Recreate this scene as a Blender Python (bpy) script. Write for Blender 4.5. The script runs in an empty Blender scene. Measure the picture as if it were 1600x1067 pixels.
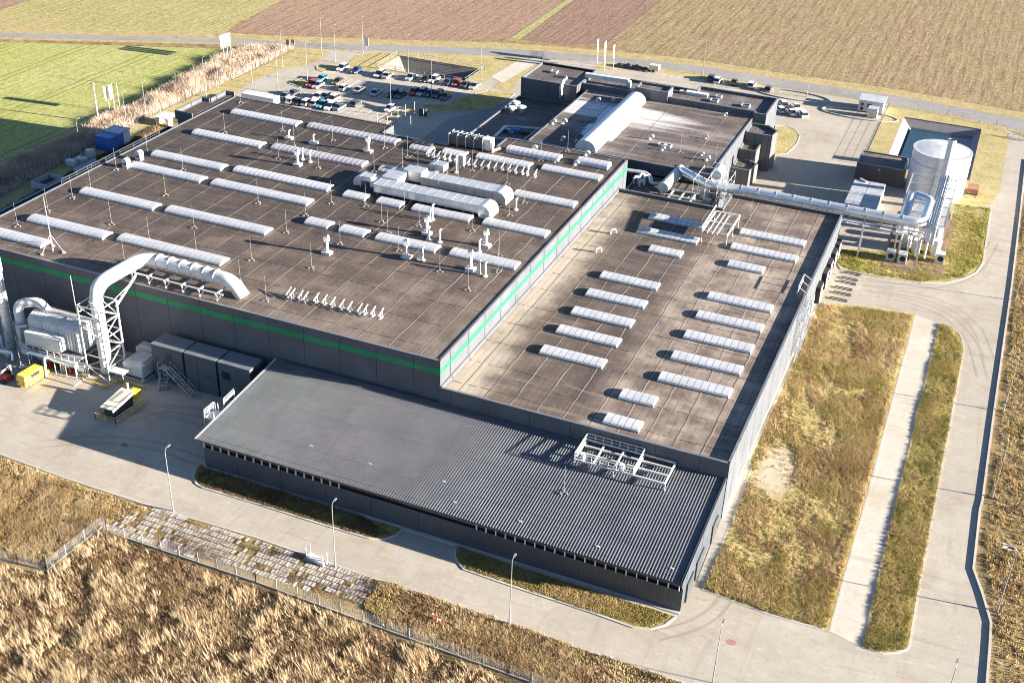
import bpy, math, random
from mathutils import Vector, Matrix
import numpy as np
R_=random.Random(7)
rad=math.radians
# ------------------------------------------------------------------ camera, sky, sun, exposure
SC=bpy.context.scene
FPX=1860.6; YAW,PIT,ROL=rad(-21.8976),rad(30.5369),rad(2.1415); CAMH=100.0
_f=Vector((math.sin(YAW)*math.cos(PIT),math.cos(YAW)*math.cos(PIT),-math.sin(PIT)))
_r0=Vector((math.cos(YAW),-math.sin(YAW),0)); _u0=_r0.cross(_f)
_r=_r0*math.cos(ROL)+_u0*math.sin(ROL); _u=-_r0*math.sin(ROL)+_u0*math.cos(ROL)
cam=bpy.data.cameras.new('camera'); co=bpy.data.objects.new('camera',cam); SC.collection.objects.link(co)
cam.sensor_width=36; cam.lens=FPX/1600*36; cam.clip_start=1; cam.clip_end=6000
m=Matrix(((_r.x,_u.x,-_f.x,0),(_r.y,_u.y,-_f.y,0),(_r.z,_u.z,-_f.z,CAMH),(0,0,0,1)))
co.matrix_world=m; SC.camera=co
SUN_EL=rad(12.6); SUN_D=Vector((0.991,0.130,0)).normalized()
w=bpy.data.worlds.new('World'); SC.world=w; w.use_nodes=True
nt=w.node_tree; nt.nodes.clear()
sky=nt.nodes.new('ShaderNodeTexSky'); sky.sky_type='NISHITA'; sky.sun_disc=False
sky.sun_elevation=SUN_EL; sky.sun_rotation=math.atan2(SUN_D.x,SUN_D.y); sky.altitude=200; sky.air_density=0.62; sky.dust_density=0.25; sky.ozone_density=2.2
bg=nt.nodes.new('ShaderNodeBackground'); bg.inputs[1].default_value=0.05
wo=nt.nodes.new('ShaderNodeOutputWorld'); nt.links.new(sky.outputs[0],bg.inputs[0]); nt.links.new(bg.outputs[0],wo.inputs[0])
sl=bpy.data.lights.new('sun','SUN'); so=bpy.data.objects.new('sun',sl); SC.collection.objects.link(so)
sl.energy=5.0; sl.angle=rad(0.5); sl.color=(1,0.925,0.815)
sv=Vector((SUN_D.x*math.cos(SUN_EL),SUN_D.y*math.cos(SUN_EL),math.sin(SUN_EL)))
so.rotation_euler=sv.to_track_quat('Z','Y').to_euler(); so.location=(100,150,200)
SC.view_settings.view_transform='Standard'; SC.view_settings.look='None'; SC.view_settings.gamma=1
SC.view_settings.use_curve_mapping=False; SC.view_settings.exposure=2.38
SC.cycles.max_bounces=5; SC.cycles.diffuse_bounces=3; SC.cycles.glossy_bounces=3; SC.cycles.transparent_max_bounces=6
SC.cycles.filter_width=1.0; SC.cycles.caustics_reflective=False; SC.cycles.caustics_refractive=False

# ------------------------------------------------------------------ survey helper: a photo point at height z -> metres
def P(x,y,z=0.0):
    d=_f*FPX+_r*(x-800)+_u*(533.5-y)
    t=(z-CAMH)/d.z
    return Vector((d.x*t,d.y*t,z))
def PX(p): 
    q=Vector(p)-Vector((0,0,CAMH)); return 800+FPX*q.dot(_r)/q.dot(_f),533.5-FPX*q.dot(_u)/q.dot(_f)

# ------------------------------------------------------------------ material toolkit
class NT:
    def __init__(s,name):
        s.m=bpy.data.materials.new(name); s.m.use_nodes=True; s.t=s.m.node_tree; s.t.nodes.clear()
        s.out=s.t.nodes.new('ShaderNodeOutputMaterial'); s.b=s.t.nodes.new('ShaderNodeBsdfPrincipled')
        s.t.links.new(s.b.outputs[0],s.out.inputs[0]); s._pos=None
    def L(s,v,sock):
        if isinstance(v,bpy.types.NodeSocket): s.t.links.new(v,sock)
        elif isinstance(v,(tuple,list)) and len(v)==3 and sock.type=='RGBA': sock.default_value=(*v,1)
        else: sock.default_value=v
    @property
    def pos(s):
        if s._pos is None: s._pos=s.t.nodes.new('ShaderNodeNewGeometry').outputs['Position']
        return s._pos
    def isl(s): return s.t.nodes.new('ShaderNodeNewGeometry').outputs['Random Per Island']
    def orand(s): return s.t.nodes.new('ShaderNodeObjectInfo').outputs['Random']
    def vs(s,v3,v=None,off=(0,0,0),rot=0):
        n=s.t.nodes.new('ShaderNodeMapping'); s.t.links.new(v or s.pos,n.inputs[0]); n.inputs[3].default_value=v3; n.inputs[1].default_value=off
        n.inputs[2].default_value=(0,0,rot); return n.outputs[0]
    def noise(s,sc,det=3,ro=.55,v=None,dist=0):
        n=s.t.nodes.new('ShaderNodeTexNoise'); s.t.links.new(v or s.pos,n.inputs['Vector']); n.inputs['Scale'].default_value=sc
        n.inputs['Detail'].default_value=det; n.inputs['Roughness'].default_value=ro; n.inputs['Distortion'].default_value=dist
        return n.outputs[0]
    def voro(s,sc,v=None,feat='F1',out='Distance'):
        n=s.t.nodes.new('ShaderNodeTexVoronoi'); n.feature=feat; s.t.links.new(v or s.pos,n.inputs['Vector']); n.inputs['Scale'].default_value=sc
        return n.outputs[out]
    def xyz(s):
        n=s.t.nodes.new('ShaderNodeSeparateXYZ'); s.t.links.new(s.pos,n.inputs[0]); return n.outputs
    def ma(s,op,a,b=0.0,c=0.0,clamp=False):
        n=s.t.nodes.new('ShaderNodeMath'); n.operation=op; n.use_clamp=clamp
        s.L(a,n.inputs[0]); s.L(b,n.inputs[1]); s.L(c,n.inputs[2]); return n.outputs[0]
    def mr(s,v,a,b,c=0.0,d=1.0):
        n=s.t.nodes.new('ShaderNodeMapRange'); s.L(v,n.inputs[0])
        for i,x in enumerate((a,b,c,d)): n.inputs[i+1].default_value=x
        return n.outputs[0]
    def mix(s,f,a,b,mode='MIX'):
        n=s.t.nodes.new('ShaderNodeMix'); n.data_type='RGBA'; n.blend_type=mode
        s.L(f,n.inputs[0]); s.L(a,n.inputs[6]); s.L(b,n.inputs[7]); return n.outputs[2]
    def line(s,coord,per,wid,off=0.0):   # 1 on a thin periodic line
        a=s.ma('ADD',coord,off+1000*per); a=s.ma('DIVIDE',a,per); a=s.ma('FRACT',a); return s.ma('LESS_THAN',a,wid/per)
    def fin(s,col,rough=.6,metal=0.0,bump=None,spec=None,coat=None):
        s.L(col,s.b.inputs['Base Color']); s.L(rough,s.b.inputs['Roughness']); s.L(metal,s.b.inputs['Metallic'])
        if spec is not None: s.b.inputs['Specular IOR Level'].default_value=spec
        if coat is not None: s.b.inputs['Coat Weight'].default_value=coat; s.b.inputs['Coat Roughness'].default_value=.08
        if bump:
            n=s.t.nodes.new('ShaderNodeBump'); s.L(bump[0],n.inputs['Height']); n.inputs['Strength'].default_value=bump[1]; n.inputs['Distance'].default_value=bump[2]
            s.t.links.new(n.outputs[0],s.b.inputs['Normal'])
        return s.m
_mc={}
def paint(name,c,rough=.5,metal=0.0,var=.15,sc=.8,coat=None,dirt=.25):
    """painted or metal surface with faint weathering"""
    if name in _mc: return _mc[name]
    n=NT(name); a=n.noise(sc,4); g=n.noise(sc*.2,3)
    k=tuple(x*(1-var) for x in c); h=tuple(min(1,x*(1+var*.6)) for x in c)
    col=n.mix(n.mr(a,.3,.7),k,h)
    col=n.mix(n.ma('MULTIPLY',n.mr(g,.52,.7),dirt),col,tuple(x*.55+.02 for x in c))
    _mc[name]=n.fin(col,n.mr(a,.3,.7,rough*.8,min(1,rough*1.2)),metal,coat=coat); return _mc[name]
WHITE=paint('white_paint',(.60,.595,.575),.45)
GALV=paint('galvanised_steel',(.52,.53,.54),.42,.5)
SILVER=paint('silver_cladding',(.74,.75,.77),.30,.55,var=.08,sc=1.5,dirt=.1)
DUCT=paint('duct_sheet',(.62,.63,.63),.4,.55,var=.12)
DARK=paint('dark_metal',(.05,.055,.062),.5)
BLACK=paint('black_rubber',(.015,.015,.016),.8)
YEL=paint('yellow_paint',(.72,.48,.03),.45)
RED=paint('red_paint',(.5,.04,.03),.45)
BLUE=paint('blue_paint',(.03,.13,.42),.45)
CREAM=paint('cream_paint',(.62,.58,.46),.5)
PGREY=paint('light_grey_paint',(.42,.44,.45),.5)
WOOD=paint('timber',(.3,.22,.13),.8)
GLASS=paint('dark_glass',(.02,.025,.03),.08,0,var=.02)
ANTH=None
def wallmat(name,c,jx=6.0,jz=None):
    n=NT(name); x,y,z=n.xyz(); a=n.noise(.25,4); st=n.noise(.6,3,v=n.vs((1,1,.15)))
    col=n.mix(n.mr(a,.3,.7),tuple(q*.85 for q in c),tuple(q*1.15 for q in c))
    col=n.mix(n.ma('MULTIPLY',n.mr(st,.55,.75),.18),col,(.12,.11,.1))
    ln=n.ma('MAXIMUM',n.line(x,jx,.07),n.line(y,jx,.20,1.5))
    geo=n.t.nodes.new('ShaderNodeNewGeometry')
    col=n.mix(ln,col,(.012,.013,.015))
    rib=n.ma('SINE',n.ma('MULTIPLY',n.ma('ADD',x,y),18.0))
    return n.fin(col,.6,0,bump=(rib,.10,.01),spec=.3)
ANTH=wallmat('anthracite_cladding',(.094,.099,.110))
GREYCLAD=wallmat('warm_grey_cladding',(.13,.125,.12),jx=3)
GREEN=wallmat('green_band',(.02,.235,.088))
def roofmat(name,dark,mid,pale,fx,ox=0,px=5.0,extra=None):
    n=NT(name); x,y,z=n.xyz()
    big=n.noise(.035,4,.6); med=n.noise(.22,5,.62); fine=n.noise(3.2,4,.7); str_=n.noise(.5,4,.6,v=n.vs((.25,1.6,1)))
    # sheet to sheet variation
    cx=n.ma('FLOOR',n.ma('DIVIDE',n.ma('ADD',x,ox),1.0)); cy=n.ma('FLOOR',n.ma('DIVIDE',n.ma('ADD',y,n.ma('MULTIPLY',cx,2.7)),7.5))
    comb=n.t.nodes.new('ShaderNodeCombineXYZ'); n.L(cx,comb.inputs[0]); n.L(cy,comb.inputs[1])
    wn=n.t.nodes.new('ShaderNodeTexWhiteNoise'); wn.noise_dimensions='2D'; n.t.links.new(comb.outputs[0],wn.inputs['Vector']); rv=wn.outputs[0]
    f=n.ma('ADD',fx(n,x,y),n.ma('MULTIPLY',n.ma('SUBTRACT',big,.5),1.2)); f=n.ma('ADD',f,n.ma('MULTIPLY',n.ma('SUBTRACT',med,.5),1.3),clamp=True)
    col=n.mix(n.mr(f,0,.5),dark,mid); col=n.mix(n.mr(f,.5,1.0),col,pale)
    col=n.mix(n.ma('MULTIPLY',n.mr(rv,0,1,-.0,1),.30),col,n.mix(.5,col,(0,0,0)))
    col=n.mix(n.ma('MULTIPLY',n.mr(fine,.35,.75),.35),col,n.mix(.5,col,(.5,.45,.4)))
    col=n.mix(n.ma('MULTIPLY',n.mr(str_,.55,.75),.30),col,pale)
    seam=n.ma('MULTIPLY',n.line(x,1.0,.11,ox),n.mr(n.noise(.6,2),.4,.6,.2,.85)); col=n.mix(seam,col,n.mix(.55,col,(.02,.018,.016)))
    wig=n.ma('ADD',x,n.ma('MULTIPLY',n.noise(.25,2),.6))
    col=extra(n,x,y,col) if extra else col
    l1=n.line(wig,px,.17,ox); col=n.mix(n.ma('MULTIPLY',l1,n.mr(n.noise(.12,2),.35,.6,.35,.95)),col,(.34,.29,.24))
    l2=n.line(wig,px,.12,ox+.16); col=n.mix(n.ma('MULTIPLY',l2,.8),col,(.02,.018,.016))
    dash=n.ma('MULTIPLY',n.line(n.ma('ADD',y,n.ma('MULTIPLY',n.noise(.3,2),.5)),6.3,.20,2.0),n.ma('GREATER_THAN',n.noise(1.4,2,v=n.vs((1,.05,1))),.45)); col=n.mix(n.ma('MULTIPLY',dash,.75),col,(.02,.018,.016))
    spots=n.ma('GREATER_THAN',n.noise(1.1,3,.7),.70); col=n.mix(n.ma('MULTIPLY',spots,.5),col,(.03,.026,.022))
    h=n.ma('ADD',n.ma('MULTIPLY',med,.5),n.ma('MULTIPLY',fine,.25)); h=n.ma('SUBTRACT',h,n.ma('MULTIPLY',n.line(x,1.0,.06,ox),.3))
    return n.fin(col,n.mr(med,.3,.7,.55,.9),0,bump=(h,.35,.06),spec=.3)
def fmain(n,x,y):   # pale towards the front and the east end, darker at the back
    a=n.mr(y,127,190,.60,.0); b=n.mr(x,-100,-62,0,.28); return n.ma('ADD',a,b)
def flow(n,x,y):
    a=n.mr(x,-59.5,-54,.95,.08); b=n.mr(x,-43,-39.5,0,.50); c=n.mr(y,127,215,.20,-.16); return n.ma('ADD',n.ma('ADD',a,b),c)
def fback(n,x,y):
    return n.mr(n.ma('ABSOLUTE',n.ma('ADD',y,-243)),0,16,.65,.2)
def fshade(n,x,y): return .45
ROOF1=roofmat('main_roof_felt',(.030,.020,.015),(.084,.056,.040),(.235,.182,.142),fmain,px=5.0)
ROOF2=roofmat('lower_roof_felt',(.06,.041,.033),(.15,.106,.082),(.46,.375,.295),flow,ox=.4,px=3.9)
def salt(n,x,y,col):   # whitish dried deposits beside the barrel rooflight, washed along the fall of the roof
    sN=n.noise(.32,4,.6,v=n.vs((.10,1,1))); bl=n.noise(.16,4,.6,dist=.6)
    r=n.ma('SUBTRACT',n.mr(x,-67,-50,1.0,.05),n.mr(n.ma('ABSOLUTE',n.ma('ADD',y,-246)),3,9,0,1.0))
    l=n.ma('SUBTRACT',n.mr(n.ma('ABSOLUTE',n.ma('ADD',x,74.5)),3.2,5.0,1.0,0),n.mr(n.ma('ABSOLUTE',n.ma('ADD',y,-240)),9,12,0,1.0))
    m1=n.ma('MULTIPLY',n.mr(n.ma('ADD',r,n.ma('MULTIPLY',n.ma('SUBTRACT',sN,.5),2.2)),.35,1.0),.9)
    m2=n.ma('MULTIPLY',n.mr(n.ma('ADD',l,n.ma('MULTIPLY',n.ma('SUBTRACT',bl,.5),3.5)),.55,.8),.95)
    col=n.mix(n.ma('MULTIPLY',n.mr(sN,.50,.66),.55),col,(.34,.29,.27))
    col=n.mix(n.ma('MAXIMUM',m1,0.0),col,(.66,.62,.60)); return n.mix(n.ma('MULTIPLY',m2,n.mr(x,-71.2,-70.8,1,0)),col,(.70,.72,.76))
ROOF3=roofmat('rear_roof_felt',(.055,.042,.037),(.12,.09,.08),(.36,.31,.28),fback,ox=.7,px=13,extra=salt)
ROOF4=roofmat('small_roof_felt',(.06,.05,.048),(.12,.10,.095),(.3,.26,.24),fshade,ox=.2,px=9)
def concrete(name,lo,hi,stain=(.16,.13,.10),sc=1.0):
    n=NT(name); a=n.noise(.06*sc,5,.6); b=n.noise(.5*sc,5,.65); c=n.noise(5,4,.7); tr=n.noise(.35,4,.6,v=n.vs((.12,1.4,1),rot=.35),dist=1.2); tr2=n.noise(.35,4,.6,v=n.vs((1.6,.12,1)),dist=.8)
    col=n.mix(n.mr(a,.3,.7),lo,hi); col=n.mix(n.ma('MULTIPLY',n.mr(b,.35,.8),.5),col,tuple(q*.82 for q in lo))
    col=n.mix(n.ma('MULTIPLY',n.mr(tr,.56,.75),.30),col,stain); col=n.mix(n.ma('MULTIPLY',n.mr(tr2,.58,.75),.25),col,stain)
    col=n.mix(n.ma('MULTIPLY',n.mr(c,.5,.8),.35),col,tuple(q*.6 for q in lo))
    sp=n.noise(2.2,3,.75); col=n.mix(n.ma('MULTIPLY',n.mr(sp,.60,.70),.55),col,tuple(q*.45 for q in lo))
    dr=n.noise(.11,5,.7,dist=.5); col=n.mix(n.ma('MULTIPLY',n.mr(dr,.52,.68),.45),col,(lo[0]*.80,lo[1]*.70,lo[2]*.56))
    pt=n.noise(.9,4,.7,v=n.vs((.35,1.3,1),rot=-.4),dist=1.5); col=n.mix(n.ma('MULTIPLY',n.mr(pt,.58,.66),.30),col,tuple(min(1,q*1.25) for q in hi))
    return n.fin(col,.85,0,bump=(n.ma('ADD',n.ma('MULTIPLY',b,.5),n.ma('MULTIPLY',c,.3)),.25,.02),spec=.25)
CONC=concrete('weathered_concrete',(.365,.318,.255),(.475,.425,.35))
PATHM=concrete('pale_concrete_slabs',(.50,.45,.37),(.60,.54,.45),sc=1.4)
KERB=concrete('kerb_concrete',(.42,.39,.34),(.55,.51,.46))
ASPH=concrete('old_asphalt',(.25,.235,.22),(.34,.32,.30))  # country road; its darker tone also stands for shade on the rear access road
def grassmat(name,c1,c2,c3,c4,s1=.12,s2=.9,mid=.5,bs=.6,bare=None):
    n=NT(name); a=n.noise(s1,5,.65); b=n.noise(s2,6,.75); c=n.noise(4,4,.8); d=n.noise(.35,4,.6)
    col=n.mix(n.mr(a,mid-.12,mid+.12),c1,c2); col=n.mix(n.mr(b,.42,.62),col,c3); col=n.mix(n.ma('MULTIPLY',n.mr(n.ma('MULTIPLY',c,n.ma('ADD',d,.5)),.40,.62),.75),col,c4)
    if bare:
        x,y,z=n.xyz(); dx=n.ma('MULTIPLY',n.ma('ADD',x,-bare.x),1.2); dy=n.ma('MULTIPLY',n.ma('ADD',y,-bare.y),.5); r=n.ma('SQRT',n.ma('ADD',n.ma('MULTIPLY',dx,dx),n.ma('MULTIPLY',dy,dy)))
        col=n.mix(n.ma('MULTIPLY',n.mr(n.ma('ADD',r,n.ma('MULTIPLY',b,4)),6.4,3.8),.8),col,(.50,.43,.33))
    return n.fin(col,.95,0,bump=(n.ma('ADD',n.ma('MULTIPLY',b,.6),n.ma('MULTIPLY',c,.5)),bs,.35),spec=.1)
DRY=grassmat('dry_grass_ground',(.13,.085,.04),(.27,.19,.085),(.085,.05,.027),(.42,.32,.16))
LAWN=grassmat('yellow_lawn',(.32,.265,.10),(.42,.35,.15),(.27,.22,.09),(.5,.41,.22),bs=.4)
LAWN2=grassmat('green_yellow_lawn',(.27,.215,.065),(.42,.32,.12),(.17,.14,.045),(.55,.44,.21),bare=P(1212,735))
VERGE=grassmat('pale_verge',(.42,.31,.15),(.34,.27,.11),(.22,.17,.07),(.5,.4,.22),bs=.3)
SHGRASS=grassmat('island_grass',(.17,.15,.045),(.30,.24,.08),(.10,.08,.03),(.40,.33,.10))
def field(name,c1,c2,c3,per,dark,wid=.5,rot=0,grassy=.4,tram=0):
    n=NT(name); v=n.vs((1,1,1),rot=rot); sp=n.t.nodes.new('ShaderNodeSeparateXYZ'); n.t.links.new(v,sp.inputs[0]); x=sp.outputs[0]
    big=n.noise(.03,5,.6); st=n.noise(.7,4,.7,v=n.vs((1.3,.10,1),rot=rot)); fn=n.noise(.55,5,.85); sp=n.noise(1.3,3,.8)
    col=n.mix(n.mr(st,.38,.62),c1,c2); col=n.mix(n.ma('MULTIPLY',n.mr(n.ma('ADD',n.ma('MULTIPLY',big,.6),n.ma('MULTIPLY',fn,.5)),.5,.66),grassy),col,c3)
    col=n.mix(n.ma('MULTIPLY',n.mr(fn,.46,.60),.55),col,tuple(q*.5 for q in c1)); col=n.mix(n.ma('MULTIPLY',n.mr(sp,.50,.64),.6),col,tuple(min(1,q*1.5) for q in c2))
    wx=n.ma('ADD',x,n.ma('MULTIPLY',n.noise(.012,2),3)); ln=n.ma('MULTIPLY',n.line(wx,per,wid),n.mr(n.noise(.15,3),.35,.6)); col=n.mix(n.ma('MULTIPLY',ln,dark),col,tuple(q*.42 for q in c1))
    if tram:
        for o in (0,2.2): col=n.mix(n.ma('MULTIPLY',n.line(wx,tram,.45,o),.65),col,tuple(q*.45 for q in c1))
    return n.fin(col,.95,0,bump=(n.ma('ADD',fn,st),.35,.25),spec=.1)
WHEAT=field('winter_wheat',(.29,.30,.085),(.38,.38,.125),(.46,.42,.21),3.1,.2,rot=0.0,grassy=.55,tram=19)
STUB=field('green_stubble',(.27,.25,.09),(.40,.34,.15),(.46,.34,.20),4.3,.15,grassy=.6,rot=1.35)
PLOUGH=field('ploughed_soil',(.26,.165,.115),(.33,.22,.155),(.38,.29,.18),5.2,.35,wid=.8,grassy=.35)
PLOUGH2=field('red_soil',(.215,.135,.10),(.28,.18,.13),(.34,.25,.17),4.0,.4,wid=.6,grassy=.25)
STUB2=field('stubble_field',(.215,.15,.088),(.35,.26,.15),(.27,.25,.10),3.4,.35,wid=.9,grassy=.5)
STRIPG=field('grass_strip',(.3,.3,.12),(.36,.33,.15),(.4,.33,.2),6,.1)

# ------------------------------------------------------------------ mesh toolkit
OFF={}
def link(o,parent=None):
    SC.collection.objects.link(o)
    if parent: o.parent=parent
    return o
class MB:
    def __init__(s): s.v=[]; s.f=[]; s.m=[]; s.smooth=False
    def add(s,vs,fs,mi=0):
        s.m+=[mi]*len(fs); k=len(s.v); s.v+=[tuple(v) for v in vs]; s.f+=[tuple(i+k for i in f) for f in fs]; return s
    def box(s,x0,x1,y0,y1,z0,z1):
        return s.add([(x0,y0,z0),(x1,y0,z0),(x1,y1,z0),(x0,y1,z0),(x0,y0,z1),(x1,y0,z1),(x1,y1,z1),(x0,y1,z1)],[(3,2,1,0),(4,5,6,7),(0,1,5,4),(1,2,6,5),(2,3,7,6),(3,0,4,7)])
    def bar(s,a,b,t=.1,t2=None):
        a=Vector(a);b=Vector(b);d=(b-a); 
        if d.length<1e-6: return s
        d.normalize(); up=Vector((0,0,1)) if abs(d.z)<.95 else Vector((1,0,0)); p=d.cross(up).normalized(); q=p.cross(d); t2=t2 or t
        p*=t/2;q*=t2/2
        return s.add([a-p-q,a+p-q,a+p+q,a-p+q,b-p-q,b+p-q,b+p+q,b-p+q],[(0,1,2,3),(7,6,5,4),(0,4,5,1),(1,5,6,2),(2,6,7,3),(3,7,4,0)])
    def cyl(s,a,b,r,r2=None,n=12,cap=True):
        a=Vector(a);b=Vector(b);d=(b-a).normalized(); up=Vector((0,0,1)) if abs(d.z)<.95 else Vector((1,0,0)); p=d.cross(up).normalized(); q=p.cross(d); r2=r if r2 is None else r2
        vs=[a+(p*math.cos(t)+q*math.sin(t))*r for t in [2*math.pi*i/n for i in range(n)]]+[b+(p*math.cos(t)+q*math.sin(t))*r2 for t in [2*math.pi*i/n for i in range(n)]]
        fs=[(i,(i+1)%n,n+(i+1)%n,n+i) for i in range(n)]
        if cap: fs+=[tuple(range(n-1,-1,-1)),tuple(range(n,2*n))]
        s.smooth=True; return s.add(vs,fs)
    def tube(s,pts,r,n=14,cap=True,ring=None):
        """sweep along a polyline with mitred joints; ring = every k metres a flange"""
        pts=[Vector(p) for p in pts]; rr=r if isinstance(r,(list,tuple)) else [r]*len(pts)
        T=[]
        for i in range(len(pts)):
            d=(pts[min(i+1,len(pts)-1)]-pts[max(i-1,0)]).normalized(); T.append(d)
        up=Vector((0,0,1)) if abs(T[0].z)<.9 else Vector((1,0,0)); p=T[0].cross(up).normalized(); vs=[]
        for i,(c,t) in enumerate(zip(pts,T)):
            p=(p-t*p.dot(t)).normalized(); q=t.cross(p)
            vs+=[c+(p*math.cos(a)+q*math.sin(a))*rr[i] for a in [2*math.pi*k/n for k in range(n)]]
        fs=[]
        for i in range(len(pts)-1):
            for k in range(n): fs.append((i*n+k,i*n+(k+1)%n,(i+1)*n+(k+1)%n,(i+1)*n+k))
        if cap: fs+=[tuple(range(n-1,-1,-1)),tuple(range((len(pts)-1)*n,len(pts)*n))]
        s.smooth=True; return s.add(vs,fs)
    def poly(s,pts,z=None,up=True):
        ps=[Vector((p[0],p[1],p[2] if z is None and len(p)>2 else (z or 0))) for p in pts]
        ar=sum(ps[i].x*ps[(i+1)%len(ps)].y-ps[(i+1)%len(ps)].x*ps[i].y for i in range(len(ps)))
        if (ar<0)==up: ps.reverse()
        return s.add(ps,[tuple(range(len(ps)))])
    def prism(s,pts,z0,z1):
        n=len(pts); ar=sum(pts[i][0]*pts[(i+1)%n][1]-pts[(i+1)%n][0]*pts[i][1] for i in range(n)); pts=list(pts) if ar>0 else list(pts)[::-1]
        return s.add([(p[0],p[1],z0) for p in pts]+[(p[0],p[1],z1) for p in pts],[tuple(range(n-1,-1,-1)),tuple(range(n,2*n))]+[(i,(i+1)%n,n+(i+1)%n,n+i) for i in range(n)])
    def build(s,name,mat,parent=None,**props):
        me=bpy.data.meshes.new(name); off=Vector((0,0,0))
        q=parent
        while q is not None: off+=q.location; q=q.parent
        me.from_pydata([(v[0]-off.x,v[1]-off.y,v[2]-off.z) for v in s.v],[],s.f); me.update()
        if s.smooth: 
            me.shade_smooth()
            try: me.set_sharp_from_angle(angle=rad(35))
            except Exception: pass
        for mm in (mat if isinstance(mat,(list,tuple)) else [mat]): me.materials.append(mm)
        if any(s.m): me.polygons.foreach_set('material_index',s.m)
        o=bpy.data.objects.new(name,me); link(o,parent)
        for k,v in props.items(): o[k]=v
        return o
def bend(pts,r,k=6):
    """round the corners of a polyline with radius r"""
    pts=[Vector(p) for p in pts]; out=[pts[0]]
    for i in range(1,len(pts)-1):
        a,b,c=pts[i-1],pts[i],pts[i+1]; u=(a-b);v=(c-b); rr=min(r,u.length*.48,v.length*.48); u.normalize();v.normalize()
        A=b+u*rr;C=b+v*rr
        for j in range(k+1):
            t=j/k; out.append(A*(1-t)**2+b*2*t*(1-t)+C*t*t)
    out.append(pts[-1]); return out
LABELS=set()
def thing(name,label,cat,loc,group=None):
    o=bpy.data.objects.new(name,None); o.empty_display_size=.3; link(o); o.location=loc; return tag(o,label,cat,group)
def tag(o,label,cat=None,group=None,kind=None):
    o['label']=label
    if cat: o['category']=cat
    if group: o['group']=group
    if kind: o['kind']=kind
    return o
def struct(name,mb,mat,label,cat):
    o=mb.build(name,mat); return tag(o,label,cat,kind='structure')
def sheet(name,pts,z,mat,label,cat,px=True):
    ps=[P(*p) for p in pts] if px else pts
    return struct(name,MB().poly(ps,z),mat,label,cat)
ORD=['first','second','third','fourth','fifth','sixth','seventh','eighth','ninth','tenth','eleventh','twelfth','thirteenth','fourteenth','fifteenth','sixteenth','seventeenth','eighteenth','nineteenth','twentieth']
def copytree(root,loc,rz=0,label=None,mats=None):
    r=root.copy(); SC.collection.objects.link(r); r.location=loc; r.rotation_euler=(0,0,rz)
    if label: r['label']=label
    for ch in list(root.children):
        c=ch.copy(); SC.collection.objects.link(c); c.parent=r
        if mats and ch.name.split('.')[0] in mats:
            c.material_slots[0].link='OBJECT'; c.material_slots[0].material=mats[ch.name.split('.')[0]]
        for g in ch.children:
            d=g.copy(); SC.collection.objects.link(d); d.parent=c
    return r

# ================================================================== GROUND AND STRUCTURE
from mathutils.geometry import tessellate_polygon
def holed(name,outer,holes,z,mat,label,cat):
    loops=[[Vector((p[0],p[1],0)) for p in outer]]+[[Vector((p[0],p[1],0)) for p in h] for h in holes]
    tri=tessellate_polygon(loops); flat=[p for l in loops for p in l]; mb=MB()
    fs=[]
    for t in tri:
        a,b,c=[flat[i] for i in t]
        fs.append(t if (b-a).cross(c-a).z>0 else t[::-1])
    mb.add([(p.x,p.y,z) for p in flat],fs); return struct(name,mb,mat,label,cat)
PX_=lambda pts:[P(*p) for p in pts]
PIT_=(-151.5,-126.5,274.0,286.0); POND=(-18.0,0.5,266.0,302.0)
rect=lambda r:[(r[0],r[2]),(r[1],r[2]),(r[1],r[3]),(r[0],r[3])]
holed('ground',[(-2500,-300),(2500,-300),(2500,3500),(-2500,3500)],[rect(PIT_),rect(POND)],0.0,DRY,'dry brown grass ground spreading around the whole factory','ground')
def basin(name,r,d,ins,mats,label,cat):
    x0,x1,y0,y1=r; mb=MB(); a=[(x0,y0,0),(x1,y0,0),(x1,y1,0),(x0,y1,0)]; i=[(x0+ins,y0+ins,-d),(x1-ins,y0+ins,-d),(x1-ins,y1-ins,-d),(x0+ins,y1-ins,-d)]
    mb.add(a+i,[(0,1,5,4),(1,2,6,5),(2,3,7,6),(3,0,4,7),(4,5,6,7)]); return struct(name,mb,mats,label,cat)
GRAVEL=concrete('dark_gravel',(.13,.12,.11),(.22,.2,.18),sc=3); LINER=concrete('pond_liner',(.27,.245,.24),(.36,.33,.32),sc=2)
basin('pit',PIT_,3.2,4.2,GRAVEL,'sunken gravel-lined basin beside the car park','basin')
basin('pond_bank',POND,2.6,3.0,LINER,'lined sloping bank around the pond behind the tank','bank')
n=NT('pond_water'); WATER=n.fin((.02,.045,.055),.12,0,bump=(n.noise(1.5,3),.15,.03),spec=.8)
struct('water',MB().poly([(-15.6,267.4),(-.7,267.4),(-.7,299.4),(-15.6,299.4)],-1.35),WATER,'dark blue water in the lined pond behind the storage tank','water')

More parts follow.
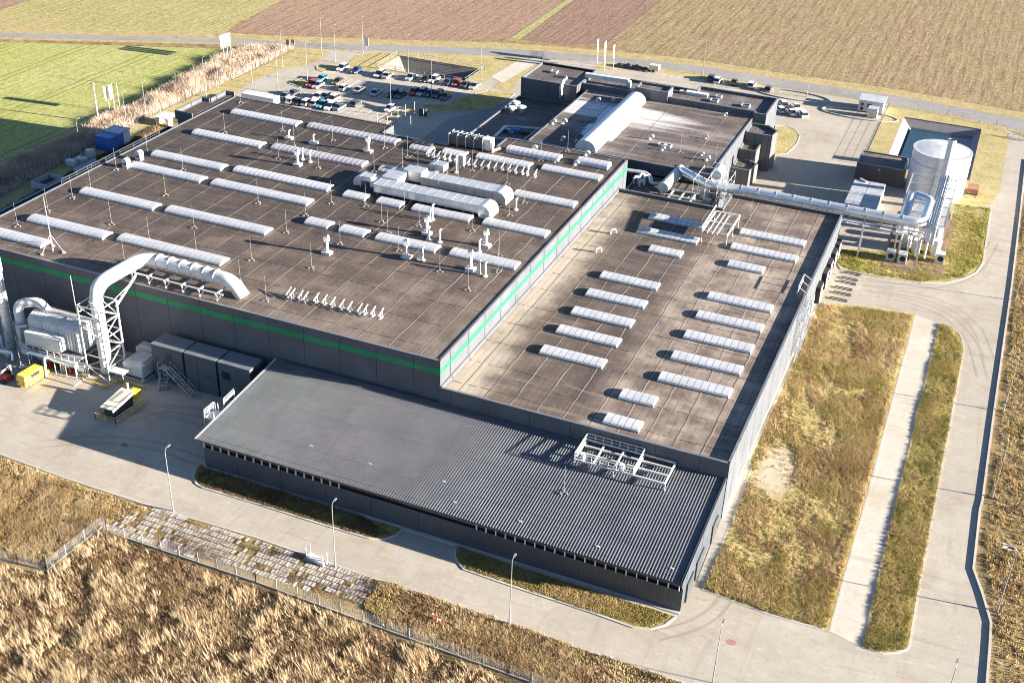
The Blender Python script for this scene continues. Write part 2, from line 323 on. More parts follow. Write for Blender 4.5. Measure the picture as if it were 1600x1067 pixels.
# fields beyond the road (boundaries run away from the camera)
def far(p,k=9): a=P(*p[0]); b=P(*p[1]); return a+(b-a)*k
rt=[(-260,42),(-80,50.5),(0,52),(350,60.5),(400,64),(600,71),(800,77),(950,88.6),(1040,97.4),(1120,108),(1200,121.4),(1345,142),(1410,152),(1600,187),(1800,228),(2100,290)]
def shifted(pts,dy): return [(x,y+dy) for x,y in pts]
road_top=PX_(rt); 
rb=[(-260,49),(-80,57),(0,58.5),(350,67),(400,72),(500,76),(600,80),(800,88.6),(950,97.4),(1040,107),(1091,115),(1200,134),(1388,163),(1480,178),(1560,196),(1600,206),(1800,248),(2100,315)]
road_bot=PX_(rb)
def offs(pts,d):   # push a polyline sideways
    o=[]
    for i,p in enumerate(pts):
        t=(pts[min(i+1,len(pts)-1)]-pts[max(i-1,0)]).normalized(); o.append(p+Vector((-t.y,t.x,0))*d)
    return o
struct('verge',MB().poly(offs(road_top,5.0)+road_bot[::-1],.01) if 0 else MB().poly(offs(road_top,5.5)+offs(road_bot,-2.0)[::-1],.012),VERGE,'pale dry grass verge along the country road','verge')
struct('road',MB().poly(road_top+road_bot[::-1],.03),ASPH,'grey country road running past the factory in front of the fields','road')
b1=((358,54),(442,0)); b2=((802,57),(885,0)); b2b=((812,57),(893,0)); b3=((948,70),(1035,0)); b0=((-60,30),(50,0))
def fieldpoly(name,L,Rr,mid,mat,label,z):
    a=[P(*L[0]),far(L)]; b=[far(Rr),P(*Rr[0])]; return struct(name,MB().poly([a[0],a[1],b[0],b[1]]+[P(*m) for m in mid],z),mat,label,'field')
sheet('field',[(-500,44),(-900,-150),(-200,-400),(442+84,-54),(442,0),(400,22),(372,36),(358,48),(350,55),(0,46)],.006,STUB,'green and brown stubble field behind the road at the top left','field')
sheet('field',[(-500,20),(-700,-150),(-300,-300),(160,-60),(50,0),(0,17)],.009,PLOUGH,'pinkish brown field at the far top left corner','field')
fieldpoly('field',((358,50),(442,0)),((800,59),(885,0)),[(700,66),(500,60)],PLOUGH,'pinkish brown ploughed field in the middle beyond the road',.006)
fieldpoly('field',((800,59),(885,0)),((812,62),(897,0)),[(806,62)],STRIPG,'narrow green grass strip between two ploughed fields',.007)
fieldpoly('field',((812,62),(897,0)),((946,70),(1035,0)),[(880,70)],PLOUGH2,'dark reddish ploughed field right of the grass strip',.008)
fieldpoly('field',((946,70),(1035,0)),((2300,300),(2600,100)),[(1800,205),(1600,174),(1410,143),(1345,133),(1200,112),(1120,99),(1040,90)],STUB2,'large yellow brown stubble field filling the top right',.009)
holed('field',PX_([(-400,62),(0,66),(350,77),(345,92),(300,120),(230,163),(160,205),(100,240),(0,300),(-120,372),(-600,520),(-900,200)]),[],.014,WHEAT,'bright green winter wheat field with tramlines on the left','field')

# site paving
site=PX_([(-200,655),(0,708),(101,745),(177,770),(271,800),(400,838),(596,906),(797,972),(901,1009.5),(977,1033.5),(1068,1065),(1200,1115),(1400,1190),(1545,1190),(1544,1065),(1548,1014),(1550,974),(1536.5,928),(1522.6,890),(1526,860),(1532.7,797),(1536.5,783),(1553,656),(1569,540),(1582,447),(1595,336),(1609,220),(1560,197),(1388,164),(1200,135),(1091,116),(950,98),(800,89.5),(600,81),(463,76.5),(511,79),(509,89),(486,101),(440,109),(400,125),(359,149)])
site+=[Vector((-157,206,0)),Vector((-157,118,0)),Vector((-240,112,0))]
holed('pavement',site,[rect(PIT_),rect(POND)],.02,CONC,'worn pale concrete paving of the factory yard and ring road','pavement')
def kerbring(pts,wd=.28,h=.13,closed=True):
    n=len(pts); mb=MB(); o=[]
    for i,p in enumerate(pts):
        a=pts[i-1] if (closed or i) else pts[i]; b=pts[(i+1)%n] if (closed or i<n-1) else pts[i]
        t=(b-a).normalized(); o.append(Vector((p.x-t.y*wd,p.y+t.x*wd,0)))
    m=n if closed else n-1
    vs=[]; 
    for p,q in zip(pts,o): vs+=[(p.x,p.y,0),(p.x,p.y,h),(q.x,q.y,h),(q.x,q.y,0)]
    fs=[]
    for i in range(m):
        a=4*i;b=4*((i+1)%n)
        for k in range(3): fs.append((a+k,b+k,b+k+1,a+k+1))
    return mb.add(vs,fs)
def island(name,pts,mat,label,kerb=True,z=.09,px=True,holes=[],kh=.13):
    ps=PX_(pts) if px else [Vector((p[0],p[1],0)) for p in pts]
    o=holed(name,ps,holes,z,mat,label,'grass')
    if kerb: struct('kerb',kerbring(ps,h=kh),KERB,'raised pale kerb edging the '+label,'kerb')
    return ps
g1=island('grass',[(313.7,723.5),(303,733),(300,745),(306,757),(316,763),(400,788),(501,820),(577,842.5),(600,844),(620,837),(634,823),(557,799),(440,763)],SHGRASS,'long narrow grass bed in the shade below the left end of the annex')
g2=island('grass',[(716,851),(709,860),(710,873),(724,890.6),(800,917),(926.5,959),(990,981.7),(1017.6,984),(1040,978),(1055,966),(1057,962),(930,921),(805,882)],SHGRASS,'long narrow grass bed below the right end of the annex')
g3=island('grass',[(1099.8,921),(1152,797),(1175,733),(1172.5,718),(1199,660),(1225,602),(1254.4,538),(1277,480),(1290,473),(1350,479),(1429.5,491.7),(1419,530),(1383,664),(1346.7,799.4),(1318,900),(1294.9,985.5),(1198,957)],LAWN2,'broad dry grass field between the lower hall and the slab path',z=.05,kh=.06)
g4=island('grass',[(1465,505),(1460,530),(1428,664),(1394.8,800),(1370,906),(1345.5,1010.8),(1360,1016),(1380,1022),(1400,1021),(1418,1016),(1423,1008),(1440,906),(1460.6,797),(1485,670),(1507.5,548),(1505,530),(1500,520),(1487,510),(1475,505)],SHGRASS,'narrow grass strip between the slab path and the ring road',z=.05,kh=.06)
path=sheet('path',[(1429.5,491.7),(1465,505),(1460,530),(1428,664),(1394.8,800),(1370,906),(1345.5,1010.8),(1294.9,985.5),(1318,900),(1346.7,799.4),(1383,664),(1419,530)],.035,PATHM,'pale slab path between two strips of dry grass','path')
g5=island('grass',[(1309,389),(1307.5,411.7),(1314,422),(1377,434.5),(1440,443),(1478,443),(1508.7,435.7),(1526,427),(1536.5,411.7),(1543,370),(1549,325.7),(1491,318),(1482,350),(1473,386),(1430,382),(1392,376),(1386,394),(1340,388)],LAWN2,'bright green lawn under the pipe bridge in a corner of the ring road')
g6=island('grass',[(-22.7,262),(-22.7,309),(4.0,306.5),(7.0,302),(7.0,262),(4,246),(-2.0,245),(-3,262)],LAWN,'yellow grass bank round the lined pond and tank',px=False,z=.125,holes=[rect(POND)],kerb=False)
g7=island('grass',[(1213,198),(1227.5,197),(1241,203),(1248.6,212),(1244,225),(1227.5,241),(1211,242)],LAWN,'small rounded lawn beside the east end of the rear hall')
g8=island('grass',[(511,79),(509,89),(486,101),(440,109),(400,125),(359,149),(320,160),(290,170),(250,196),(210,222),(150,252),(60,300),(0,335),(-60,370),(-60,345),(0,308),(60,275),(140,228),(200,198),(230,184),(290,158),(400,109),(463,76.5)],LAWN,'long yellow lawn strip along the left side of the main hall',kerb=False,z=.03)
g9=holed('grass',PX_([(557,87),(600,81.5),(800,90),(822,93),(767,121),(750,134),(739,131),(676,121.5),(582,112),(536,106)]),[rect(PIT_)],.05,LAWN,'yellow lawn around the sunken basin by the car park','grass')
g10=island('grass',[(661,164),(700,163.5),(728,151.5),(762,142.5),(803,148),(790,158),(772,169),(752,172.6),(687.5,176),(655,172.6)],LAWN2,'shaded lawn wedge beside the dark access road')
g11=island('grass',[(592,191),(611,181),(640,171),(655,172.6),(620,182),(600,196)],LAWN,'small yellow lawn strip at the edge of the car park')
g12=island('grass',[(796,145),(810,128),(846,100),(838,98),(812,108),(780,130),(770,137)],LAWN,'lawn strip left of the tall rear block',kerb=False,z=.05)
g13=island('grass',[(946,99),(1040,109),(1100,118),(1195,137),(1190,143),(1100,124),(1022,113),(960,110),(925,107)],LAWN,'thin yellow grass strip between the rear parking bays and the road',kerb=False,z=.05)
isl=island('grass',[(495,105),(510,103),(530,105),(534,110),(520,113),(505,113),(497,110)],LAWN2,'small pointed grass island at the top left of the car park')
isl=island('grass',[(452,131),(470,124),(500,122),(486,129),(483,136),(470,137)],LAWN2,'small pointed grass island next to the red car in the car park')
# side verge right of the ring road is the dry ground; low concrete edge wall
edge=PX_([(1545,1190),(1544,1065),(1548,1014),(1550,974),(1536.5,928),(1522.6,890),(1526,860),(1532.7,797),(1536.5,783),(1553,656),(1569,540),(1582,447),(1595,336),(1604,250)])
struct('kerb',kerbring(edge,.3,.22,False),KERB,'high pale kerb along the outer side of the ring road','kerb')
low=PX_([(-200,655),(0,708),(101,745),(177,770),(271,800),(400,838),(596,906),(797,972),(901,1009.5),(977,1033.5),(1068,1065),(1200,1115)])
struct('kerb',kerbring(offs(low,-.28),.28,.07,False),KERB,'low pale kerb along the near edge of the front road','kerb')
# access road behind the hall: shade on the concrete painted as a darker sheet
sheet('road',[(655,222),(700,185),(752,174),(790,160),(803,151),(812,156),(741,207),(735,220),(700,238)],.035,ASPH,'access road behind the main hall with shade painted into its colour','road')
sheet('path',[(767,121),(806,97),(846,90),(842,97),(800,122),(785,130)],.06,PATHM,'pale paved footpath leading from the road towards the rear block','path')
# gravel strips beside the annex and hall
GRAV2=concrete('pale_gravel',(.42,.37,.31),(.52,.46,.39),sc=4)
sheet('path',[(1089,908),(1131.4,797),(1174,712),(1172,730),(1177,733),(1152,797),(1101,917)],.045,GRAV2,'pale gravel strip along the right side of the annex','path')
TYRE=concrete('tyre_dirt',(.31,.27,.215),(.38,.335,.275),sc=2)
def strip(pts,wd,z,name,mat,lab,cat):
    a=offs(pts,wd/2); b=offs(pts,-wd/2); mb=MB(); n=len(pts)
    for p,q in zip(a,b): mb.v+=[(p.x,p.y,z),(q.x,q.y,z)]
    mb.f=[(2*i,2*i+1,2*i+3,2*i+2) for i in range(n-1)]; mb.m=[0]*(n-1); return struct(name,mb,mat,lab,cat)
for k,(pl,lab) in enumerate([([(1345,452),(1420,462),(1478,478),(1520,510),(1538,560)],'curved tyre mark swinging from the docks down the ring road'),([(1345,445),(1425,452),(1490,448),(1535,425),(1560,380)],'curved tyre mark swinging from the docks up the ring road'),([(1340,460),(1410,470),(1470,490),(1512,530),(1527,590)],'inner tyre mark curving down from the loading docks'),([(1030,1000),(1090,985),(1130,960),(1148,930)],'pale scraped tyre mark turning round the annex corner'),([(60,700),(150,690),(240,700),(330,735)],'faint tyre mark sweeping across the sunlit yard'),([(200,660),(260,640),(330,655)],'faint curved tyre mark in the shaded yard')]):
    q=bend(PX_(pl),9,6)
    for o_ in (0,1.6): strip(offs(q,o_),.34,.0245+.0006*k,'tyre_mark',TYRE,lab,'tyre mark')
for k,(pl,lab) in enumerate([([(1150,1097),(1131,1060),(1126,1030)],'thin joint')]): pass
# parking bay markings (each set painted lines on the paving)
PAINT=paint('road_paint',(.75,.74,.7),.6,dirt=.5)
def bays(label,x0,x1,y0,y1,st=2.1):
    mb=MB(); x=x0
    while x<=x1+.01: mb.box(x-.06,x+.06,y0,y1,.024,.032); x+=st
    return struct('road_marking',mb,PAINT,label,'road marking')

# ================================================================== BUILDINGS
def wallring(mb,pts,z0,z1,t=.3):
    """outer walls with thickness t standing on a counter-clockwise outline"""
    n=len(pts); V=[Vector((p[0],p[1],0)) for p in pts]; inn=[]
    for i,p in enumerate(V):
        a=(p-V[i-1]).normalized(); b=(V[(i+1)%n]-p).normalized(); na=Vector((-a.y,a.x,0)); nb=Vector((-b.y,b.x,0)); k=(na+nb); k=k/max(.2,k.dot(na)); inn.append(p+k*t)
    vs=[]
    for p,q in zip(V,inn): vs+=[(p.x,p.y,z0),(p.x,p.y,z1),(q.x,q.y,z1),(q.x,q.y,z0)]
    fs=[]
    for i in range(n):
        a=4*i;b=4*((i+1)%n)
        for k in range(3): fs.append((b+k,a+k,a+k+1,b+k+1)[::-1])
    mb.add(vs,[f[::-1] for f in fs]); return inn
CAP=paint('roof_edge_trim',(.30,.30,.31),.4,.5)
def bld(name,label,pts,zr,zp,roof,wall=None,band=None,cap=True):
    c=sum((Vector((p[0],p[1],0)) for p in pts),Vector())/len(pts); t=thing(name,label,'building',c)
    mb=MB(); inn=wallring(mb,pts,0,zp); mb.build('wall',wall or ANTH,t)
    MB().poly([(p.x+(0),p.y,zr) for p in inn],zr).build('roof',roof,t)
    if cap:
        mb=MB(); n=len(pts)
        for i in range(n):
            a=Vector((*pts[i],zp+.03));b=Vector((*pts[(i+1)%n],zp+.03)); d=(b-a).normalized(); nn=Vector((-d.y,d.x,0))*.15; mb.bar(a+nn,b+nn,.36,.06)
        mb.build('roof_trim',CAP,t)
    if band:
        z0,z1,segs=band
        for a,b in segs:
            d=(Vector((*b,0))-Vector((*a,0))).normalized(); nn=Vector((d.y,-d.x,0))*.03; mb=MB()
            mb.add([(a[0]+nn.x,a[1]+nn.y,z0),(b[0]+nn.x,b[1]+nn.y,z0),(b[0]+nn.x,b[1]+nn.y,z1),(a[0]+nn.x,a[1]+nn.y,z1)],[(0,1,2,3)]); mb.build('green_band',GREEN,t)
    return t
MAIN=[(-149.3,127.3),(-61.8,127.3),(-61.8,210.8),(-87.5,210.8),(-87.5,205),(-96.5,205),(-96.5,201.6),(-110.8,201.6),(-110.8,206.2),(-149.3,206.2)]
main=bld('main_hall','vast dark factory hall with brown felt roof and a green band round its walls',MAIN,13.0,13.08,ROOF1,band=(10.85,11.75,[((-149.3,127.3),(-61.8,127.3)),((-61.8,127.3),(-61.8,210.8)),((-110.8,201.6),(-110.8,206.2))]))
LOW=[(-61.8,126.9),(-20,126.9),(-20,213.6),(-41.3,213.6),(-41.3,206),(-61.8,206)]
low_=bld('lower_hall','lower wing of the factory with a flat pale brown roof right of the main hall',LOW,8.45,9.0,ROOF2)
linkb=bld('link_building','dark lower linking roof between the lower hall and the rear hall',[(-61.8,206),(-44,206),(-44,221),(-61.8,221)],6.4,6.9,ROOF4)
rear=bld('rear_hall','rear factory hall with a flat brown roof under a long white barrel rooflight',[(-87,221),(-47.3,221),(-47.3,258.5),(-87,258.5)],9.0,9.06,ROOF3)
west=bld('low_building','low dark roofed building in the shade left of the rear hall',[(-103.2,214),(-87,214),(-87,255.3),(-103.2,255.3)],5.4,5.8,ROOF4)
block=bld('rear_block','tall dark block behind the shaded low roof at the back of the site',[(-102.8,255.3),(-88.7,255.3),(-88.7,269),(-102.8,269)],9.9,10.4,ROOF4)
wing=bld('rear_wing','long narrow dark wing along the rear parking bays',[(-88.7,258.6),(-47.3,258.6),(-47.3,257.5),(-44.4,257.5),(-44.4,270),(-63,270),(-63,267),(-88.7,267)],9.7,10.3,ROOF4,band=(7.2,8.5,[((-47.3,257.5),(-44.4,257.5))]))
bA=bld('office_block','dark corner block with chamfered roof at the east end of the rear hall',[(-47.3,250.3),(-41.2,250.3),(-40.7,254),(-43.3,256.6),(-47.3,256.6)],7.8,8.3,ROOF4,GREYCLAD)
bB=bld('store_room','small grey flat-roofed block between the two dark corner blocks',[(-47.3,245.6),(-43.4,245.6),(-43.4,250.3),(-47.3,250.3)],5.6,6.0,ROOF4,GREYCLAD)
bC=bld('entrance_block','small dark low block with chamfered roof nearest the pipe bridge',[(-47.3,239.6),(-43.2,239.6),(-42.3,244),(-44.5,245.6),(-47.3,245.6)],3.4,3.8,ROOF4,GREYCLAD)
court=bld('entrance_lobby','small dark-roofed lobby with a sunlit white side wall behind the main hall',[(-110.8,201.6),(-105,201.6),(-105,207),(-110.8,207)],9.0,10.8,ROOF4,GREYCLAD)
side1=bld('side_block','larger stepped brown-roofed extension at the far left corner of the main hall',[(-153.6,191.5),(-149.35,191.5),(-149.35,200.4),(-153.6,200.4)],13.0,13.02,ROOF1,cap=False)
side2=bld('side_block','smaller stepped rooftop extension beyond the far left corner of the main hall',[(-151.6,200.4),(-149.35,200.4),(-149.35,206.2),(-151.6,206.2)],13.0,13.02,ROOF1,cap=False)
for t_,bx in ((side1,(-153.9,-153.62,191.2,200.7)),(side1,(-153.6,-149.6,191.2,191.48)),(side1,(-153.6,-151.9,200.42,200.7)),(side2,(-151.88,-151.62,200.72,206.5)),(side2,(-151.6,-149.6,206.22,206.5))): MB().box(*bx,12.0,13.85).build('parapet',ANTH,t_)
lean=bld('lean_to','shaded lean-to running along the left wall of the main hall',[(-155.8,127.3),(-149.4,127.3),(-149.4,191.1),(-155.8,191.1)],9.3,10.1,ROOF4)
for k in range(5): MB().box(-153.6,-152.2,139+k*10,141+k*10,9.3,9.8).build('roof_unit',PGREY,lean)
MB().cyl((-152,186,9.3),(-152,186,11.2),.4,n=10).build('chimney',GALV,lean)
pent=bld('roof_hut','low flat roofed hut standing between the rear hall and the rear wing',[(-75.3,258),(-67.5,258),(-67.5,262.5),(-75.3,262.5)],11.2,11.6,ROOF4)
# doors, docks of the lower hall
mb=MB()
for k,y in enumerate((192.5,198.4,202.6,207.4,211.6)):
    d=MB().box(-19.99,-19.2,y-1.4,y+1.4,1.1,4.3).build('dock_shelter',BLACK,low_); MB().box(-19.19,-19.12,y-1.15,y+1.15,1.2,4.0).build('dock_door',PGREY,d)
MB().box(-19.99,-19.9,188.2,190.4,0,3.2).build('door',WHITE,low_)
# sills and base strip
MB().box(-19.99,-19.93,127,213.5,0,.5).build('plinth',CREAM,low_)

# annex with corrugated sloping roof
def zroof(y): return 4.85+(y-106.6)*(6.45-4.85)/(126.9-106.6)
ax0,ax1,ay0,ay1=-88.7,-20.35,106.6,126.85
annex=thing('annex','long low annex with dark corrugated metal roof in front of the halls','building',((ax0+ax1)/2,(ay0+ay1)/2,0))
mb=MB(); p=.385; x=ax0; prof=[]
while x<ax1-p+.001:
    prof+=[(x,0),(x+.175,0),(x+.20,.12),(x+.31,.12),(x+.345,0)]; x+=p
prof.append((ax1,0)); vs=[];fs=[]
for (xx,dz) in prof: vs+=[(xx,ay0,zroof(ay0)+dz),(xx,ay1,zroof(ay1)+dz)]
for i in range(len(prof)-1): fs.append((2*i,2*i+2,2*i+3,2*i+1))
mb.add(vs,fs); n=NT('corrugated_roof_sheet'); cr=n.noise(.25,5,.65); ck=n.noise(.8,4,.6,v=n.vs((1,.08,1))); xc,yc,zc=n.xyz()
cc=n.mix(n.mr(cr,.3,.7),(.135,.138,.148),(.19,.193,.203)); cc=n.mix(n.ma('MULTIPLY',n.mr(ck,.52,.72),.4),cc,(.10,.10,.105)); cc=n.mix(n.ma('MULTIPLY',n.ma('MAXIMUM',n.line(yc,6.7,.10,3),n.ma('MULTIPLY',n.line(yc,1.67,.05,3),n.ma('GREATER_THAN',n.noise(9,2),.5))),.5),cc,(.06,.06,.065)); CORR=n.fin(cc,.5,.0,spec=.3); mb.build('roof',CORR,annex)
WY=107.35
mb=MB(); mb.add([(ax0+.6,WY,0),(-20.1,WY,0),(-20.1,WY,zroof(WY)-1.6),(ax0+.6,WY,zroof(WY)-1.6)],[(0,1,2,3)])
for xx,f in ((ax0+.6,-1),(-20.1,1)):
    q=[(xx,WY,0),(xx,ay1,0),(xx,ay1,zroof(ay1)+(.3 if f>0 else -.05)),(xx,WY-(.75 if f>0 else 0),zroof(WY)+(.3 if f>0 else -.05))]+([(xx,WY-.75,zroof(WY)-.9),(xx,WY,zroof(WY)-.9)] if f>0 else [])
    mb.add(q,[tuple(range(len(q))) if f>0 else tuple(range(len(q)))[::-1]])
mb.build('wall',wallmat('annex_cladding',(.06,.068,.08),jx=6.9),annex)
n=NT('ribbed_cladding'); xx_=n.xyz()[0]; RIBB=n.fin((.055,.06,.07),.4,0,bump=(n.ma('SINE',n.ma('MULTIPLY',xx_,21.0)),.6,.04))
MB().add([(-53,WY-.04,.15),(-20.15,WY-.04,.15),(-20.15,WY-.04,3.25),(-53,WY-.04,3.25)],[(0,1,2,3)]).build('ribbed_panel',RIBB,annex)
MB().add([(ax0+.6,WY+.25,3.0),(-20.3,WY+.25,3.0),(-20.3,WY+.25,5.0),(ax0+.6,WY+.25,5.0)],[(0,1,2,3)]).build('window_band',GLASS,annex)
x=ax0+.8
while x<-20.4:
    if not (-66<x<-47): MB().box(x-.07,x+.07,WY-.16,WY+.05,zroof(WY)-1.62,zroof(WY)-.12).build('mullion',WHITE,annex)
    x+=1.32
MB().bar((ax0,ay0+.02,zroof(ay0)-.08),(ax1,ay0+.02,zroof(ay0)-.08),.14,.2).build('gutter',DARK,annex)
MB().bar((ax0-.08,ay0,zroof(ay0)+.06),(ax0-.08,ay1,zroof(ay1)+.06),.25,.16).build('roof_trim',PGREY,annex)
MB().bar((ax1+.12,ay0,zroof(ay0)+.12),(ax1+.12,ay1,zroof(ay1)+.12),.25,.4).build('roof_trim',DARK,annex)
MB().bar(P(602.6,771.7,3.2)*1.0,P(745,803,3.2),.12,.12).build('wall_rail',PGREY,annex)
MB().box(ax0+.4,-20.1,WY-.5,WY-.02,0,.12).build('plinth',KERB,annex)
for (a,b) in ((109.2,111.9),(113.5,116.8),(121.2,123.8)):
    MB().box(-20.09,-19.9,a,b,.05,2.9).build('door',DARK,annex)
for px in ((487,699),(579,727),(694,755),(813,815),(711,785),(934,854),(1050,888)):
    q=P(*px,5.1); MB().box(q.x-.22,q.x+.22,q.y-.09,q.y+.09,zroof(q.y)+.11,zroof(q.y)+.2).build('snow_guard',WHITE,annex)

# rooflights -------------------------------------------------------------
n=NT('opal_polycarbonate'); a=n.noise(.5,4); POLY=n.fin(n.mix(n.mr(a,.3,.7),(.42,.425,.44),(.54,.54,.545)),.35,0,spec=.4)
n=NT('clear_ribbed_glazing'); a=n.noise(.5,4); PGL=n.fin(n.mix(n.mr(a,.3,.7),(.30,.27,.29),(.42,.39,.40)),.2,0,spec=.7)
n=NT('half_clear_glazing'); a=n.noise(.5,4); PG2=n.fin(n.mix(n.mr(a,.3,.7),(.42,.42,.44),(.52,.51,.52)),.25,0,spec=.6)
SEAM=paint('glazing_seam',(.16,.165,.18),.5); BARW=paint('glazing_bar',(.78,.77,.75),.4)
def rooflight(parent,x0,x1,y,wd,hz,z,style=0,curb=.18,seg=10):
    """barrel vault along x; front edge at y"""
    y0,y1=y,y+wd; mb=MB(); mb.box(x0-.08,x1+.08,y0-.08,y1+.08,z-.02,z+curb); s=mb.build('rooflight',CAP if style!=3 else PGREY,parent)
    mb=MB(); mb.smooth=True; cs=[]; zz=z+curb
    for i in range(seg+1):
        t=math.pi*i/seg; cs.append((y0+wd/2-wd/2*math.cos(t),zz+hz*math.sin(t)**.8))
    n_=max(2,round((x1-x0)/1.0)); wb=(.03 if style==0 else .045) if style in (0,3) else .08; st=[(x0,0)]
    for j in range(1,n_): xx=x0+(x1-x0)*j/n_; st+=[(xx-wb,1),(xx+wb,0)]
    if style in (1,2): st=[(x0,1),(x0+wb,0)]+st[1:]+[(x1-wb,1)]
    st.append((x1,0)); k=seg+1; vs=[(q[0],c[0],c[1]) for q in st for c in cs]; mb.v=vs
    for j in range(len(st)-1):
        for i in range(seg): mb.f.append((j*k+i,(j+1)*k+i,(j+1)*k+i+1,j*k+i+1)); mb.m.append(st[j][1])
    e=(len(st)-1)*k; mb.f+=[tuple(range(k)),tuple(range(e+k-1,e-1,-1))]; mb.m+=[0,0] if style in (0,3) else [2,2]
    mb.build('vault',[(POLY,PGL,PG2,POLY)[style],SEAM if style in (0,3) else BARW,BARW],s); return s
MX={0:(-143.8,-128.1),1:(-125.8,-105.7),2:(-102.1,-97.7),3:(-95.4,-90.7),4:(-88.5,-77.5),5:(-75.0,-63.4)}
for c,ys,st in ((0,(130.4,137.2,150.1,163.6,170.1,183.0,196.3),[0,0,0,0,0,2,2]),(1,(137.9,150.5,163.8,170.8,183.6,196.8),[0,0,0,2,1,1]),(2,(157.2,170.1,183.3,196.0),[0,0,1,1]),(3,(157.1,170.2,196.7),[0,0,2]),(4,(157.2,170.4,197.6),[0,0,2]),(5,(157.5,170.7,184.3,198.0),[0,0,0,0])):
    for y,s_ in zip(ys,st):
        rooflight(main,MX[c][0]-(4 if (c==0 and y<131) else 0),MX[c][1]-(6.7 if (c==0 and y<131) else 0),y,2.75,.58,13.0,s_,curb=.13)
rooflight(main,-84.5,-73.6,203.2,2.75,.95,13.0,2); rooflight(main,-70,-63.8,204.0,2.75,.95,13.0,0)
for x0,x1,y in [(-52.6,-42.3,196.1),(-52.7,-41.7,189.3),(-48.5,-42.8,182.8),(-52.8,-43,169.4),(-52.8,-43,162.5),(-52.8,-43,155.7),(-52.8,-43,149.2),(-52.8,-43,142.4),(-38.2,-33.2,136.0),(-38.2,-33.2,129.2),(-35.7,-24.1,197.0),(-35.7,-24.2,190.2),(-34.5,-28.5,183.3),(-34.6,-24.2,170.3),(-34.6,-24.2,163.3),(-34.6,-24.2,156.4),(-34.6,-24.2,149.5),(-34.6,-24.2,142.9)]:
    rooflight(low_,x0,x1,y,2.5,.28,8.45,3,curb=.28)
# the long white barrel on the rear hall runs away from the camera
def barrel_y(parent,x0,x1,y0,y1,hz,z,seg=14):
    mb=MB(); mb.box(x0-.1,x1+.1,y0-.1,y1+.1,z-.02,z+.2); s=mb.build('rooflight',PGREY,parent); mb=MB(); mb.smooth=True
    cs=[(x0+(x1-x0)*(1-math.cos(math.pi*i/seg))/2, z+.2+hz*math.sin(math.pi*i/seg)) for i in range(seg+1)]; k=seg+1
    st=[(y0,0)]
    for yy in np.arange(y0+1,y1-.5,1.0): st+=[(yy-.04,1),(yy+.04,0)]
    st.append((y1,0)); mb.v=[(c[0],q[0],c[1]) for q in st for c in cs]
    for j in range(len(st)-1):
        for i in range(seg): mb.f.append((j*k+i+1,(j+1)*k+i+1,(j+1)*k+i,j*k+i)); mb.m.append(st[j][1])
    e=(len(st)-1)*k; mb.f+=[tuple(range(k))[::-1],tuple(range(e,e+k))]; mb.m+=[0,0]
    mb.build('vault',[BARW,paint('white_seam',(.6,.6,.6),.5)],s)
a=P(903,222,9);b=P(930,229,9);c_=P(985,145,9); 
barrel_y(rear,a.x+.7,b.x+1.1,221.7,256.3,1.95,9.0)

# ================================================================== ROOFTOP EQUIPMENT
ZM=13.0; ZL=8.45
ROOFLIGHTS=[]   # (x0,x1,y,z,description) for wording the labels of neighbours
_cn=['far left column','second column','third column','fourth column','fifth column','last column']
for c,ys in ((0,(130.4,137.2,150.1,163.6,170.1,183.0,196.3)),(1,(137.9,150.5,163.8,170.8,183.6,196.8)),(2,(157.2,170.1,183.3,196.0)),(3,(157.1,170.2,196.7)),(4,(157.2,170.4,197.6)),(5,(157.5,170.7,184.3,198.0))):
    for i,y in enumerate(ys): ROOFLIGHTS.append((*MX[c],y,ZM,'%s rooflight in %s'%(ORD[i],_cn[c])))
for i,(x0,x1,y) in enumerate([(-38.2,-33.2,129.2),(-38.2,-33.2,136.0),(-34.6,-24.2,142.9),(-34.6,-24.2,170.3),(-35.7,-24.1,197.0)]): ROOFLIGHTS.append((x0,x1,y,ZL,'%s lower rooflight'%ORD[i]))
def near_words(p):
    best=None
    for x0,x1,y,z,d in ROOFLIGHTS:
        cx=min(max(p.x,x0),x1); cy=min(max(p.y,y),y+2.75); q=math.hypot(p.x-cx,p.y-cy)+(50 if abs(z-p.z)>2 else 0)
        if best is None or q<best[0]: best=(q,x0,x1,y,d)
    q,x0,x1,y,d=best
    if p.x<x0: rel='left of'
    elif p.x>x1: rel='right of'
    else:
        t=(p.x-x0)/(x1-x0); s_=' left part of' if t<.4 else (' right part of' if t>.6 else ' middle of')
        rel=('in front of' if p.y<y else 'behind')+s_
    return rel,d
USED={}
def uniq(lab,alts=('the nearer one','the farther one')):
    if lab not in USED: USED[lab]=0; return lab
    USED[lab]+=1; k=USED[lab]; v=lab+[', farther back',', third back',', fourth back',', fifth back'][min(k-1,3)]
    return v
